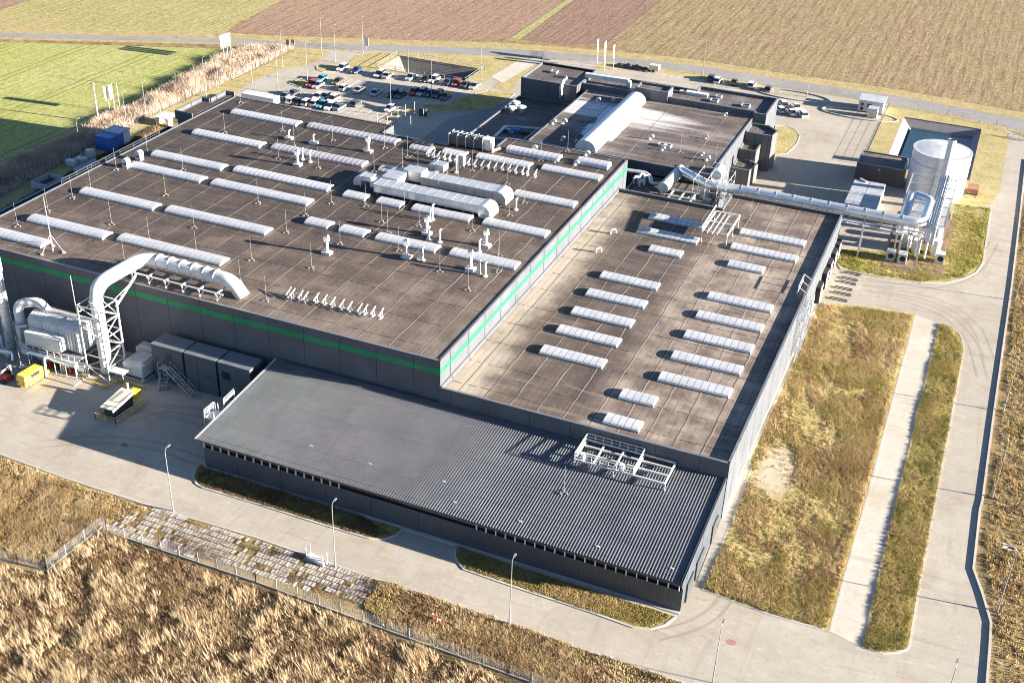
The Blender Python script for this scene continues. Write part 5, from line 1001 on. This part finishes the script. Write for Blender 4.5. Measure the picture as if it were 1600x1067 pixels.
def car(px,kind,col,label,group='cars in the big car park',rz=0,z=.03,cat='car'):
    p=P(*px,.6) if len(px)==2 else Vector(px); p=Vector((p.x,p.y,z)); mats={'body':CP[col],'roof':CP[col]}
    if kind=='van' : mats.pop('roof'); mats['roof']=CP[col]
    r=copytree(PROT[kind],p,rz,None,mats); r['label']=label; r['category']=cat if kind!='van' else 'van'
    if group: r['group']=group
    return r
row=lambda i,r_: '%s from the left in the %s row'%(ORD[i],r_)
TOP=[((535,106),'estate','white'),((557.5,110),'saloon','navy'),((593,115.5),'estate','white'),((605.6,118),'saloon','silver'),((642,120.6),'saloon','silver'),((665,124),'hatchback','black'),((678,124),'estate','white'),((700.5,128),'saloon','navy'),((713.5,129.6),'hatchback','red'),((728,132),'saloon','dark grey'),((741,134.4),'saloon','silver')]
MID=[((487.4,130.6),'hatchback','red'),((497,133),'saloon','silver'),((502.5,123),'hatchback','teal'),((528.6,127),'saloon','brown'),((538,136.7),'hatchback','white'),((561.6,140),'saloon','silver'),((587.7,144.3),'saloon','silver'),((614.4,146.6),'estate','black'),((625.7,148),'saloon','dark grey'),((647,143.4),'hatchback','red'),((659,144.2),'estate','silver'),((671,145.8),'saloon','dark grey'),((684,147.4),'estate','dark grey'),((696.4,150.7),'saloon','dark grey')]
LOWR=[((444.7,150.5),'hatchback','blue grey'),((460,145),'saloon','dark grey'),((457,156.7),'estate','white'),((467,158.7),'saloon','black'),((480.5,159.4),'estate','white'),((493,160.8),'hatchback','white'),((504,162.9),'saloon','teal'),((516,166.3),'estate','white'),((530.4,167),'saloon','blue grey'),((497,151.2),'hatchback','white'),((508,150.5),'hatchback','silver'),((520.4,154.6),'estate','white'),((556,161.5),'hatchback','dark grey'),((609.7,169.7),'hatchback','white')]
for i,(px,k,c) in enumerate(TOP): car(px,k,c,'%s %s parked %s by the road'%(c,k,row(i,'back')),rz=R_.choice((0,math.pi))+R_.uniform(-.03,.03))
for i,(px,k,c) in enumerate(MID): car(px,k,c,'%s %s parked %s of the car park'%(c,k,row(i,'middle')),rz=R_.choice((0,math.pi))+R_.uniform(-.03,.03))
for i,(px,k,c) in enumerate(LOWR): car(px,k,c,'%s %s parked %s by the hall'%(c,k,row(i,'front')),rz=R_.choice((0,math.pi))+R_.uniform(-.03,.03))
for i,(px,k,c) in enumerate([((1112,121.5),'hatchback','dark grey'),((1121.9,125),'estate','white'),((1147.9,128.5),'saloon','dark grey'),((1174.7,132.5),'estate','white'),((1200.7,139),'hatchback','brown')]):
    car(px,k,c,'%s %s, %s from the left in the bays behind the rear wing'%(c,k,ORD[i]),'cars behind the rear wing')
for i,(px,k) in enumerate([((1222.6,161.5),'estate'),((1219,171),'hatchback'),((1243,166.4),'saloon'),((1236,175),'saloon'),((1253.5,177.7),'estate')]):
    car(px,k,'white','white %s, %s from the left in the cluster beside the rear wing'%(k,ORD[i]),'white cars beside the rear wing',rz=.5)
car((-124.4,114.3,.03),'van','yellow','bright yellow delivery van with a long dark side window in the yard',None,rz=-.06)
for t in PROT.values():
    for c in list(t.children):
        for g in list(c.children): bpy.data.objects.remove(g)
        bpy.data.objects.remove(c)
    bpy.data.objects.remove(t)
# painted bays
bays('white bay lines of the back row of the car park',-160,-121,266.8,271.4); bays('white bay lines of the middle row of the car park',-155,-122,252.5,262.5); bays('white bay lines of the front row of the car park',-158,-131,238.6,248.0); bays('white bay lines behind the rear wing',-92,-50,304.6,309)
# lorry trailer, forklift, heap
t=thing('lorry_trailer','white lorry box trailer parked at the left end of the car park','trailer',(-163.5,235.5,0)); MB().box(-167.8,-158.6,234.2,237.0,.6,2.3).build('box',WHITE,t); MB().box(-167.4,-159,234.5,236.7,.35,.58).build('chassis',DARK,t)
for x in (-166.5,-165.2,-161): 
    for y in (234.5,236.7): MB().cyl((x,y-.14,.35),(x,y+.14,.35),.35,n=14).build('wheel',BLACK,t)
t=thing('telehandler','small red and white loader parked left of the yellow van','loader',(-128.6,113,0)); MB().box(-130.2,-127.4,111.6,113.0,.35,.95).build('chassis',RED,t)
for x in (-129.8,-127.8):
    for y in (111.6,113.2): MB().cyl((x,y-.18,.42),(x,y+.18,.42),.42,n=12).build('wheel',BLACK,t)
MB().bar((-129.4,112.6,.9),(-127.9,113.5,2.2),.22).build('boom',WS,t); MB().bar((-128.9,111.9,.9),(-128.0,112.6,2.0),.2).build('boom',WS,t); MB().box(-129.2,-128.2,113.0,114.0,.6,1.9).build('cab',DARK,t); MB().bar((-127.9,113.5,2.2),(-127.2,113.0,1.0),.2).build('arm',WS,t)
t=thing('dark_heap','dark tarpaulin-covered heap beside the parking bays near the flags','covered heap',(-88,306,0)); mb=MB(); mb.smooth=True
nx,ny=14,6
for i in range(nx):
    for j in range(ny):
        u=i/(nx-1)*2-1;v=j/(ny-1)*2-1; mb.v.append((-91+u*5.4,306.5+v*1.6,max(0,(1-u*u)*(1-v*v))**.5*1.4*(.7+.3*math.sin(i*2.1+j))))
mb.f=[(i*ny+j,(i+1)*ny+j,(i+1)*ny+j+1,i*ny+j+1) for i in range(nx-1) for j in range(ny-1)]; mb.m=[0]*len(mb.f); mb.build('tarpaulin',paint('dark_tarp',(.05,.05,.055),.7),t)
t=thing('box_trailer','small pale box trailer at the right end of the dark heap','trailer',(-84.6,306.8,0)); MB().box(-86.0,-83.4,305.9,307.8,.5,1.9).build('box',CREAM,t)
for y in (305.8,307.9): MB().cyl((-84.7,y-.1,.35),(-84.7,y+.1,.35),.35,n=12).build('wheel',BLACK,t)

# ================================================================== LAMPS, FLAGS, POLES
def lamp_proto():
    t=bpy.data.objects.new('street_lamp',None); link(t)
    MB().cyl((0,0,0),(0,0,9.7),.085,.045,8).build('pole',LGREY,t); MB().cyl((0,0,0),(0,0,.9),.12,n=8).build('base',LGREY,t)
    MB().tube([(0,0,9.6),(0,.12,9.9),(0,.4,10.05),(0,.6,10.06)],.035,6).build('arm',LGREY,t); MB().box(-.11,.11,.5,1.1,10.0,10.1).build('lamp_head',LGREY,t); return t
LP=lamp_proto(); LP['category']='street lamp'
PT=P(1131,969,10.0); PT2=P(1496,1031,10.0)
lamps=[((271,799),0,'street lamp standing left of the annex on the edge of the front road'),((524,886),0,'street lamp beside the white stillage on the slab paving'),((796,976),0,'street lamp in the dry grass below the right half of the annex'),((PT.x,PT.y-.9,0),0,'street lamp at the bottom edge where the front road widens'),((PT2.x,PT2.y-.9,0),0,'street lamp at the bottom edge near the lower right corner'),
((1558,956),math.pi/2,'nearest street lamp on the right outer side of the ring road'),((1550,778),math.pi/2,'second street lamp on the right outer side of the ring road'),((1567.6,643),math.pi/2,'third street lamp on the right outer side of the ring road'),((1586,470),math.pi/2,'farthest street lamp on the right outer side of the ring road'),
((441.7,107.5),0,'street lamp on the yellow lawn left of the entrance drive'),((480.5,126.5),0,'street lamp on the small island by the red and teal cars'),((435,145.5),0,'street lamp beside the lorry trailer at the drive'),((503,87),0,'street lamp at the bend of the entrance drive'),((524,97.4),0,'street lamp at the top left corner of the car park'),((567,83.5),0,'street lamp by the junction with the country road'),((637.8,113.9),0,'street lamp at the front of the sunken basin'),((674.5,154),0,'street lamp at the shaded edge of the car park'),((611,182),0,'street lamp on the lawn strip behind the main hall'),((751,132.8),0,'street lamp right of the last car in the back row'),((1098,117.6),0,'street lamp behind the rear parking bays'),((1260,151.8),0,'street lamp on the traffic island right of the rear wing'),
((394,129.5),0,'street lamp on the lawn strip nearest the drive on the left'),((343,153),0,'street lamp on the lawn strip behind the far left roof corner'),((230,193.5),0,'street lamp on the lawn strip above the blue container'),((200,211),0,'street lamp just right of the blue container'),((129.5,257),0,'street lamp in the shade left of the lean-to'),((322,152),0,'shorter-looking street lamp beside the reeds near the stepped roof block')]
for i,(px,rz,lab) in enumerate(lamps):
    p=P(*px) if len(px)==2 else Vector(px); copytree(LP,p,rz,lab)['group']='street lamps round the site'
for c in list(LP.children): bpy.data.objects.remove(c)
bpy.data.objects.remove(LP)
FLAGM=paint('white_flag_cloth',(.75,.76,.78),.8)
def flag(px,lab,h=7.0,banner=True,grp='white banner flags',wd=1.25,bl=3.4):
    p=P(*px); t=thing('flagpole',lab,'flagpole',p,grp); MB().cyl(p,p+Vector((0,0,h)),.08,.05,8).build('pole',WHITE,t)
    if banner:
        mb=MB(); n=8
        for k in range(n+1):
            u=k/n
            for z in (h-.15-bl,h-.15): mb.v.append((p.x+.12*math.sin(u*5+z),p.y-.06-wd*.85*u,z))
        mb.f=[(2*k+1,2*k+3,2*k+2,2*k) for k in range(n)]; mb.m=[0]*n; o=mb.build('flag',FLAGM,t); sm=o.modifiers.new('s','SOLIDIFY'); sm.thickness=.02
    return t
for px,lab in (((351,96),'left banner flag of the three by the country road'),((356.5,94),'middle banner flag of the three by the country road'),((362,92),'right banner flag of the three by the country road')): flag(px,lab,7.2)
flag((172,175),'left banner flag at the edge of the wheat field',6.6); flag((180,174.5),'right banner flag at the edge of the wheat field',6.8); flag((188,174.5),'bare white flagpole beside two banner flags in the reeds',7.0,False)
for px,lab in (((933,100),'left banner flag of the group behind the tall rear block'),((945,103),'back middle banner flag of the group behind the rear block'),((944,111),'nearest and lowest banner flag of the group behind the rear block'),((958,109),'right banner flag of the group behind the tall rear block')): flag(px,lab,7.0,grp='banner flags behind the rear block')
p=P(154.3,192); t=thing('utility_pole','thick concrete utility pole at the edge of the wheat field','utility pole',p); MB().cyl(p,p+Vector((0,0,9.6)),.24,.14,10).build('pole',KERB,t); MB().bar(p+Vector((-1,0,9.2)),p+Vector((.4,0,9.2)),.14).build('crossarm',KERB,t)
for k in (-.9,.2): MB().cyl(p+Vector((k,0,9.25)),p+Vector((k,0,9.6)),.07,n=8).build('insulator',WHITE,t)
p=P(573,81); t=thing('road_sign','white rectangular sign board at the junction by the country road','sign',p); MB().bar(p,p+Vector((0,0,2.6)),.1).build('post',GALV,t); MB().box(p.x-.6,p.x+.6,p.y-.03,p.y+.03,1.6,4.0).build('board',WHITE,t)
for k,px in enumerate(((450,74.5),(458,74.5))):
    p=P(*px); t=thing('roadside_board',['left','right'][k]+' small brown board at the roadside near the entrance','board',p); MB().box(p.x-.5,p.x+.5,p.y-.05,p.y+.05,.6,2.2).build('board',WOOD,t); MB().bar(p,p+Vector((0,0,.6)),.15).build('post',WOOD,t)

# ================================================================== FENCES
n=NT('fence_mesh'); FW=n.fin((.45,.46,.46),.5,.5)
def fence(name,lab,pts,h=1.7,step=2.9,mesh=.25,px=True,plinth=True,cat='fence'):
    ps=PX_(pts) if px else [Vector(q) for q in pts]; t=thing(name,lab,cat,ps[0])
    wires=MB()
    for a,b in zip(ps[:-1],ps[1:]):
        d=(b-a).length; n_=max(1,round(d/step))
        for k in range(n_+1): c=a.lerp(b,k/n_); MB().bar(c,c+Vector((0,0,h+.05)),.08).build('post',GALV,t)
        z=.15
        pn=MB(); nz=int(h/mesh)
        for k in range(nz+1): pn.bar(a+Vector((0,0,.12+k*(h-.15)/nz)),b+Vector((0,0,.12+k*(h-.15)/nz)),.018)
        m_=int(d/mesh)
        for k in range(m_+1): c=a.lerp(b,k/m_); pn.bar(c+Vector((0,0,.1)),c+Vector((0,0,h)),.014)
        o=pn.build('wire_mesh',FW,t); o['kind']='stuff'
        if plinth: MB().bar(a+Vector((0,0,.08)),b+Vector((0,0,.08)),.12,.25).build('plinth',KERB,t)
    return t
fence('fence','low wire mesh fence along the near side of the slab paving and front road',[(-70,862),(28,880),(73,892),(162,822),(167,831),(400,910),(602,984),(795,1054),(905,1093)])
fence('fence','wire mesh fence between the reeds and the yellow lawn at the left',[(-60,352),(0,316),(187,208),(290,157),(400,108),(458,78)],1.9,5,.4,plinth=False)
fence('fence','wire fence round the grass bank of the lined pond',[(1345,256),(1388,165),(1480,180),(1556,197),(1573,206)],1.5,4,.4,plinth=False)
def railing(lab,pts,h=1.05,step=2.0,z0=0,px=True):
    ps=PX_(pts) if px else [Vector(q) for q in pts]; t=thing('guard_railing',lab,'railing',ps[0])
    for a,b in zip(ps[:-1],ps[1:]):
        n_=max(1,round((b-a).length/step))
        for k in range(n_+1): c=a.lerp(b,k/n_); MB().bar(c,c+Vector((0,0,h)),.07).build('post',GALV,t)
        for z in (.5*h,h): MB().bar(a+Vector((0,0,z)),b+Vector((0,0,z)),.06).build('rail',GALV,t)
railing('thin railing round the sunken gravel basin',[(-152,273.6,0),(-126,273.6,0),(-126,286.4,0),(-152,286.4,0),(-152,273.6,0)],1.2,3,px=False)
t=thing('sliding_gate','long low white sliding gate frame at the right entrance','gate',P(1575,213)); a=P(1573,215);b=P(1640,226)
for z in (.3,1.0,1.7): MB().bar(a+Vector((0,0,z)),b+Vector((0,0,z)),.1).build('rail',GALV,t)
for k in range(8): c=a.lerp(b,k/7); MB().bar(c,c+Vector((0,0,1.7)),.08).build('bar',GALV,t)
t=thing('sliding_gate','low white gate with slats on the drive behind the rear block','gate',P(828,88)); a=P(828,89);b=P(849,91)
for z in (.4,1.0,1.6): MB().bar(a+Vector((0,0,z)),b+Vector((0,0,z)),.12).build('rail',WS,t)
for k in range(7): c=a.lerp(b,k/6); MB().bar(c,c+Vector((0,0,1.6)),.1).build('bar',WS,t)
for k,px in enumerate([(590,200),(606,206),(622,190),(634,186),(642,204),(662,193),(648,181)]):
    p=P(*px); t=thing('white_post','slim white post, %s from the left, by the entrance behind the hall'%ORD[k],'post',p,'slim white posts by the rear entrance'); MB().cyl(p,p+Vector((0,0,3.4)),.05,n=8).build('pole',WS,t); MB().cyl(p+Vector((0,0,3.4)),p+Vector((0,0,3.5)),.11,n=8).build('cap',WS,t)
p=P(661,181); t=thing('waste_bin','dark square bin standing on the path behind the hall','bin',p); MB().box(p.x-.8,p.x+.8,p.y-.6,p.y+.6,.05,1.7).build('body',DARK,t); MB().box(p.x-.85,p.x+.85,p.y-.65,p.y+.65,1.7,1.8).build('lid',BLACK,t)
# stillage and markers
t=thing('white_stillage','low white metal stillage with four upright posts on the slab paving','stillage',(-64.5,96.8,0)); a,b=P(482,870),P(508,883)
d=(b-a).normalized(); s=Vector((-d.y,d.x,0)); c=(a+b)/2
MB().prism([(q.x,q.y) for q in (a-s*.45,b-s*.45,b+s*.45,a+s*.45)],.1,.55).build('tray',WHITE,t)
for q in (a-s*.4,b-s*.4,b+s*.4,a+s*.4): MB().bar(q,q+Vector((0,0,1.9)),.08).build('upright',WHITE,t)
for (px,lab) in (((683,972),'red and white marker posts in the dry grass near the fence'),((1596,798),'small red marker posts at the right edge of the photo')):
    p=P(*px); t=thing('marker_post',lab,'marker',p)
    for k,(dx,dy,m_) in enumerate(((-.7,.2,RED),(0,0,WHITE),(.45,-.3,RED))): MB().bar(p+Vector((dx,dy,0)),p+Vector((dx,dy,.8)),.15).build('post',m_,t); MB().bar(p+Vector((dx,dy,.8)),p+Vector((dx,dy,.95)),.18).build('cap',WHITE if m_ is RED else RED,t)
p=P(1583,858); t=thing('debris_pile','scatter of pale rubbish in the grass beside the nearest right lamp','rubbish',p)
for k in range(5): q=p+Vector((R_.uniform(-1.2,1.2),R_.uniform(-.6,.6),0)); MB().box(q.x-.25,q.x+.25,q.y-.12,q.y+.12,0.02,.22).build('scrap',WHITE,t)
c=P(1143,1003); mb=MB(); mb.v=[(c.x+.62*math.cos(a)*R_.uniform(.85,1.1),c.y+.5*math.sin(a)*R_.uniform(.85,1.1),.027) for a in [2*math.pi*k/16 for k in range(16)]]; mb.f=[tuple(range(16))]; mb.m=[0]; struct('road_marking',mb,paint('faded_red',(.38,.2,.15),.9),'faded round reddish brown patch on the front road','road marking')
c=P(195,695); struct('drain_cover',MB().box(c.x-.5,c.x+.5,c.y-.35,c.y+.35,.022,.03),DARK,'dark drain cover in the shaded yard','drain cover')

# ================================================================== VEGETATION
def inpoly(X,Y,poly):
    r=np.zeros(len(X),bool); j=len(poly)-1
    for i in range(len(poly)):
        xi,yi=poly[i].x,poly[i].y; xj,yj=poly[j].x,poly[j].y
        c=((yi>Y)!=(yj>Y))&(X<(xj-xi)*(Y-yi)/(yj-yi+1e-12)+xi); r^=c; j=i
    return r
rng=np.random.default_rng(5)
_ph=rng.uniform(0,6.28,(24,)); _k=rng.normal(0,1,(24,2))
def pn(X,Y,s):   # smooth pseudo noise about 0..1
    v=np.zeros(len(X))
    for i in range(24): v+=np.sin((_k[i,0]*X+_k[i,1]*Y)*s*(1+.25*(i%5))+_ph[i])
    return .5+v/24*1.9
def tufts(name,label,poly,n,h,hv,wdt,mat,blades=6,lean=(-.25,0),spread=.22,dens=None,px=True,z=.05,patch=.25,keep=.0,sharp=(.25,2.0),bare=None,clumps=0):
    ps=PX_(poly) if px else [Vector(q) for q in poly]
    x0,x1=min(p.x for p in ps),max(p.x for p in ps); y0,y1=min(p.y for p in ps),max(p.y for p in ps)
    X=rng.uniform(x0,x1,n*4);Y=rng.uniform(y0,y1,n*4); m=inpoly(X,Y,ps); X=X[m];Y=Y[m]; q=pn(X,Y,patch)*.65+pn(X+91,Y-17,patch*4)*.35
    pr_=np.clip((q-sharp[0])*sharp[1],keep,1)
    if bare: dd=np.hypot((X-bare[0].x)*1.2,(Y-bare[0].y)*.55)+2.5*(pn(X,Y,1.1)-.5); pr_=pr_*np.clip((dd-bare[1])/1.2,.04,1)
    if clumps:
        cx=rng.uniform(x0,x1,clumps);cy=rng.uniform(y0,y1,clumps);cr=.45+2.4*rng.uniform(0,1,clumps)**2.2; f=np.zeros(len(X))
        for a_,b_,c_ in zip(cx,cy,cr): f=np.maximum(f,np.exp(-((X-a_)**2+(Y-b_)**2)/(c_*c_)))
        pr_=np.clip(f*1.6-.25,keep,1)*np.clip(.35+pr_,0,1); q=.35+.5*f
    m=rng.uniform(0,1,len(X))<pr_; X=X[m][:n];Y=Y[m][:n];q=q[m][:n]; k=len(X)
    hs=(h*(.55+.9*np.clip(q,0,1)))*rng.uniform(1-hv,1+hv,k)
    V=np.zeros((k,blades,3,3)); 
    for b in range(blades):
        a=rng.uniform(0,6.28,k); r=spread*np.sqrt(rng.uniform(0,1,k)); bx=X+r*np.cos(a);by=Y+r*np.sin(a); t=rng.uniform(0,6.28,k); wx=wdt*np.cos(t)/2;wy=wdt*np.sin(t)/2
        hh=hs*rng.uniform(.6,1.1,k); lx=lean[0]*hh+.35*hh*(r/spread)*np.cos(a)+rng.normal(0,.12,k)*hh; ly=lean[1]*hh+.35*hh*(r/spread)*np.sin(a)+rng.normal(0,.12,k)*hh
        V[:,b,0]=np.stack([bx-wx,by-wy,np.full(k,z)],1);V[:,b,1]=np.stack([bx+wx,by+wy,np.full(k,z)],1);V[:,b,2]=np.stack([bx+lx,by+ly,z+hh],1)
    V=V.reshape(-1,3); nt_=len(V)//3; me=bpy.data.meshes.new(name); me.vertices.add(len(V)); me.vertices.foreach_set('co',V.ravel()); me.loops.add(len(V)); me.loops.foreach_set('vertex_index',np.arange(len(V)))
    me.polygons.add(nt_); me.polygons.foreach_set('loop_start',np.arange(0,len(V),3)); me.update(calc_edges=True); me.materials.append(mat)
    o=bpy.data.objects.new(name,me); link(o); return tag(o,label,'grass',kind='stuff')
def blade(name,cs,sc=.15,tr=.25):
    n=NT(name); r=n.isl(); g=n.noise(sc,4,.6)
    col=n.mix(n.mr(r,0,1),cs[0],cs[1]); col=n.mix(n.mr(g,.42,.6),col,n.mix(n.mr(r,0,1),cs[2],cs[3])); n.fin(col,.7,0,spec=.15)
    tl=n.t.nodes.new('ShaderNodeBsdfTranslucent'); n.L(col,tl.inputs[0]); ad=n.t.nodes.new('ShaderNodeMixShader'); ad.inputs[0].default_value=tr; n.t.links.new(n.b.outputs[0],ad.inputs[1]); n.t.links.new(tl.outputs[0],ad.inputs[2]); n.t.links.new(ad.outputs[0],n.out.inputs[0]); return n.m
STRAW=blade('straw_blades',((.22,.13,.065),(.42,.285,.15),(.46,.33,.19),(.66,.51,.31)),.12)
PALE=blade('pale_straw_blades',((.46,.34,.20),(.72,.57,.37),(.36,.25,.14),(.60,.46,.28)),.12)
OLIVE=blade('olive_blades',((.24,.19,.06),(.48,.38,.14),(.35,.24,.11),(.64,.50,.25)))
GREENB=blade('green_blades',((.08,.10,.02),(.22,.22,.05),(.20,.17,.05),(.40,.33,.11)))
GOLD=blade('gold_green_blades',((.20,.20,.04),(.40,.36,.09),(.26,.22,.06),(.50,.42,.15)))
REED=blade('reed_blades',((.34,.24,.17),(.56,.44,.33),(.44,.34,.25),(.68,.56,.44)),.3)
BROWN=blade('brown_blades',((.10,.055,.035),(.24,.14,.085),(.16,.115,.05),(.36,.25,.13)),.3)
BARE=P(1212,735)
FL=[(-90,885),(28,890),(73,900),(162,830),(250,866),(400,918),(602,992),(760,1052),(880,1100),(880,1230),(-90,1230)]
tufts('tall_grass','tall pale straw grass in bleached clumps in the lower left corner',FL,5200,.78,.35,.085,PALE,9,(-.42,.1),.28,patch=.34,sharp=(.45,3),clumps=330,keep=.04)
tufts('tall_grass','medium straw coloured grass filling the lower left corner beyond the fence',FL,20000,.36,.45,.075,STRAW,5,(-.4,.05),.30,patch=.8,sharp=(.36,3),clumps=600,keep=.42)
tufts('dry_grass','low brown undergrowth in the lower left corner beyond the fence',FL,28000,.24,.4,.09,BROWN,5,(-.3,0),.28,keep=.8)
FR=[(-90,690),(0,716),(101,752),(175,778),(230,795),(155,822),(73,884),(28,872),(-90,855)]
tufts('dry_grass','short mixed grass between the front road and the fence at the far left',FR,8000,.30,.4,.09,STRAW,5,(-.2,0),.25,keep=.2,sharp=(.35,3))
tufts('dry_grass','short olive grass between the front road and the fence at the far left',FR,6000,.22,.4,.09,OLIVE,5,(-.2,0),.25,keep=.5)
FC=[(596,908),(620,914),(797,974),(901,1012),(977,1036),(1068,1068),(1200,1118),(1200,1230),(1000,1230),(905,1090),(795,1050),(602,980),(568,946)]
tufts('dry_grass','dry straw grass between the front road and fence at the bottom centre',FC,7000,.30,.4,.09,STRAW,5,(-.3,0),.28,keep=.25,sharp=(.35,3),clumps=200)
tufts('dry_grass','short olive brown grass among the dry stems at the bottom centre',FC,10000,.20,.4,.09,OLIVE,5,(-.2,0),.25,keep=.6)
FG=[(1101,919),(1154,797),(1177,733),(1201,660),(1256,538),(1279,480),(1292,475),(1428,493),(1417,530),(1344,799),(1293,983),(1198,955)]
tufts('lawn_grass','golden olive grass tufts on the broad field right of the lower hall',FG,24000,.19,.4,.09,OLIVE,5,(-.25,0),.25,z=.1,keep=.15,sharp=(.3,3),bare=(BARE,3.2))
tufts('lawn_grass','pale straw tufts in the broad field right of the lower hall',FG,8000,.21,.4,.09,STRAW,5,(-.3,0),.22,z=.1,patch=.4,sharp=(.4,4),bare=(BARE,2.6))
tufts('lawn_grass','mixed green and brown tufts on the strip beside the slab path',[(1467,507),(1396,800),(1348,1009),(1370,1018),(1417,1014),(1460,797),(1506,548),(1486,512)],8500,.15,.4,.09,OLIVE,5,(-.25,0),.22,z=.1,keep=.3,sharp=(.3,3))
tufts('lawn_grass','dark green tufts on the strip beside the slab path',[(1467,507),(1396,800),(1348,1009),(1370,1018),(1417,1014),(1460,797),(1506,548),(1486,512)],5000,.13,.4,.09,GREENB,5,(-.25,0),.22,z=.1,keep=.2,sharp=(.45,4),patch=.3)
tufts('lawn_grass','green grass tufts on the lawn under the pipe bridge',[(1311,391),(1309,411),(1330,424),(1440,441),(1506,434),(1534,411),(1547,327),(1492,320),(1474,386),(1392,378),(1386,395)],10000,.20,.4,.10,GOLD,5,(-.2,0),.25,z=.1,keep=.3)
FE=[(1554,1190),(1558,975),(1544,910),(1540,840),(1560,700),(1577,560),(1602,330),(1720,330),(1720,1190)]
tufts('dry_grass','dry straw grass beyond the kerb along the right edge',FE,8000,.28,.4,.09,STRAW,5,(-.3,0),.25,keep=.25,sharp=(.35,3),clumps=280)
tufts('dry_grass','short brown undergrowth beyond the kerb along the right edge',FE,9000,.25,.4,.09,OLIVE,5,(-.2,0),.25,keep=.5)
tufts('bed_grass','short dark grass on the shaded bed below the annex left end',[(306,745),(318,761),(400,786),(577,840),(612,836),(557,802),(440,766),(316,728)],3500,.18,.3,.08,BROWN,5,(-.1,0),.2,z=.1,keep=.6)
tufts('bed_grass','short green grass on the bed below the annex right end',[(714,868),(726,888),(926,956),(1017,981),(1050,962),(930,924),(805,885),(718,854)],4500,  .20,.3,.08,OLIVE,5,(-.1,0),.2,z=.1,keep=.6)
tufts('reeds','dense band of tall pale brown reeds between wheat field and lawn',[(345,92),(400,76),(455,77),(400,105),(340,134),(290,152),(187,203),(100,254),(0,308),(-60,344),(-60,300),(0,268),(60,240),(155,192),(230,158),(300,118)],15000,1.55,.35,.16,REED,6,(-.2,0),.6,keep=.6,patch=.3)
tufts('weeds','low dark weeds at the foot of the lean-to on the left',[(0,330),(60,298),(150,248),(210,218),(250,196),(245,205),(160,256),(60,312),(0,345)],3000,.5,.4,.12,BROWN,5,(-.1,0),.3,keep=.4)
# lattice of concrete slabs (storage paving)
ps=PX_([(160,824),(235,790),(300,815),(400,846),(596,908),(563,945),(430,904),(270,860),(170,828)]); x0,x1=min(p.x for p in ps),max(p.x for p in ps); y0,y1=min(p.y for p in ps),max(p.y for p in ps)
mb=MB(); SLAB=concrete('old_slab',(.42,.38,.33),(.58,.54,.48),sc=3)
yy=y0; r_=0
while yy<y1:
    xx=x0+(r_%2)*.3
    while xx<x1:
        if inpoly(np.array([xx+.3]),np.array([yy+.4]),ps)[0]:
            q=float(pn(np.array([xx]),np.array([yy]),.9)[0])
            if R_.random()<.35+1.1*q: 
                dz=R_.uniform(.03,.09); mb.box(xx+R_.uniform(0,.04),xx+.36,yy+R_.uniform(0,.05),yy+.80+R_.uniform(-.1,.02),0.0,dz)
        xx+=.48
    yy+=.92; r_+=1
o=mb.build('paving_slabs',SLAB); tag(o,'weathered pale concrete grid slabs half overgrown beside the front road','paving',kind='stuff')
tufts('dry_grass','thin dry weeds between the concrete slabs',[(160,824),(235,790),(300,815),(596,908),(563,945),(430,904),(270,860)],3000,.14,.4,.05,BROWN,4,(-.1,0),.2,keep=.3)
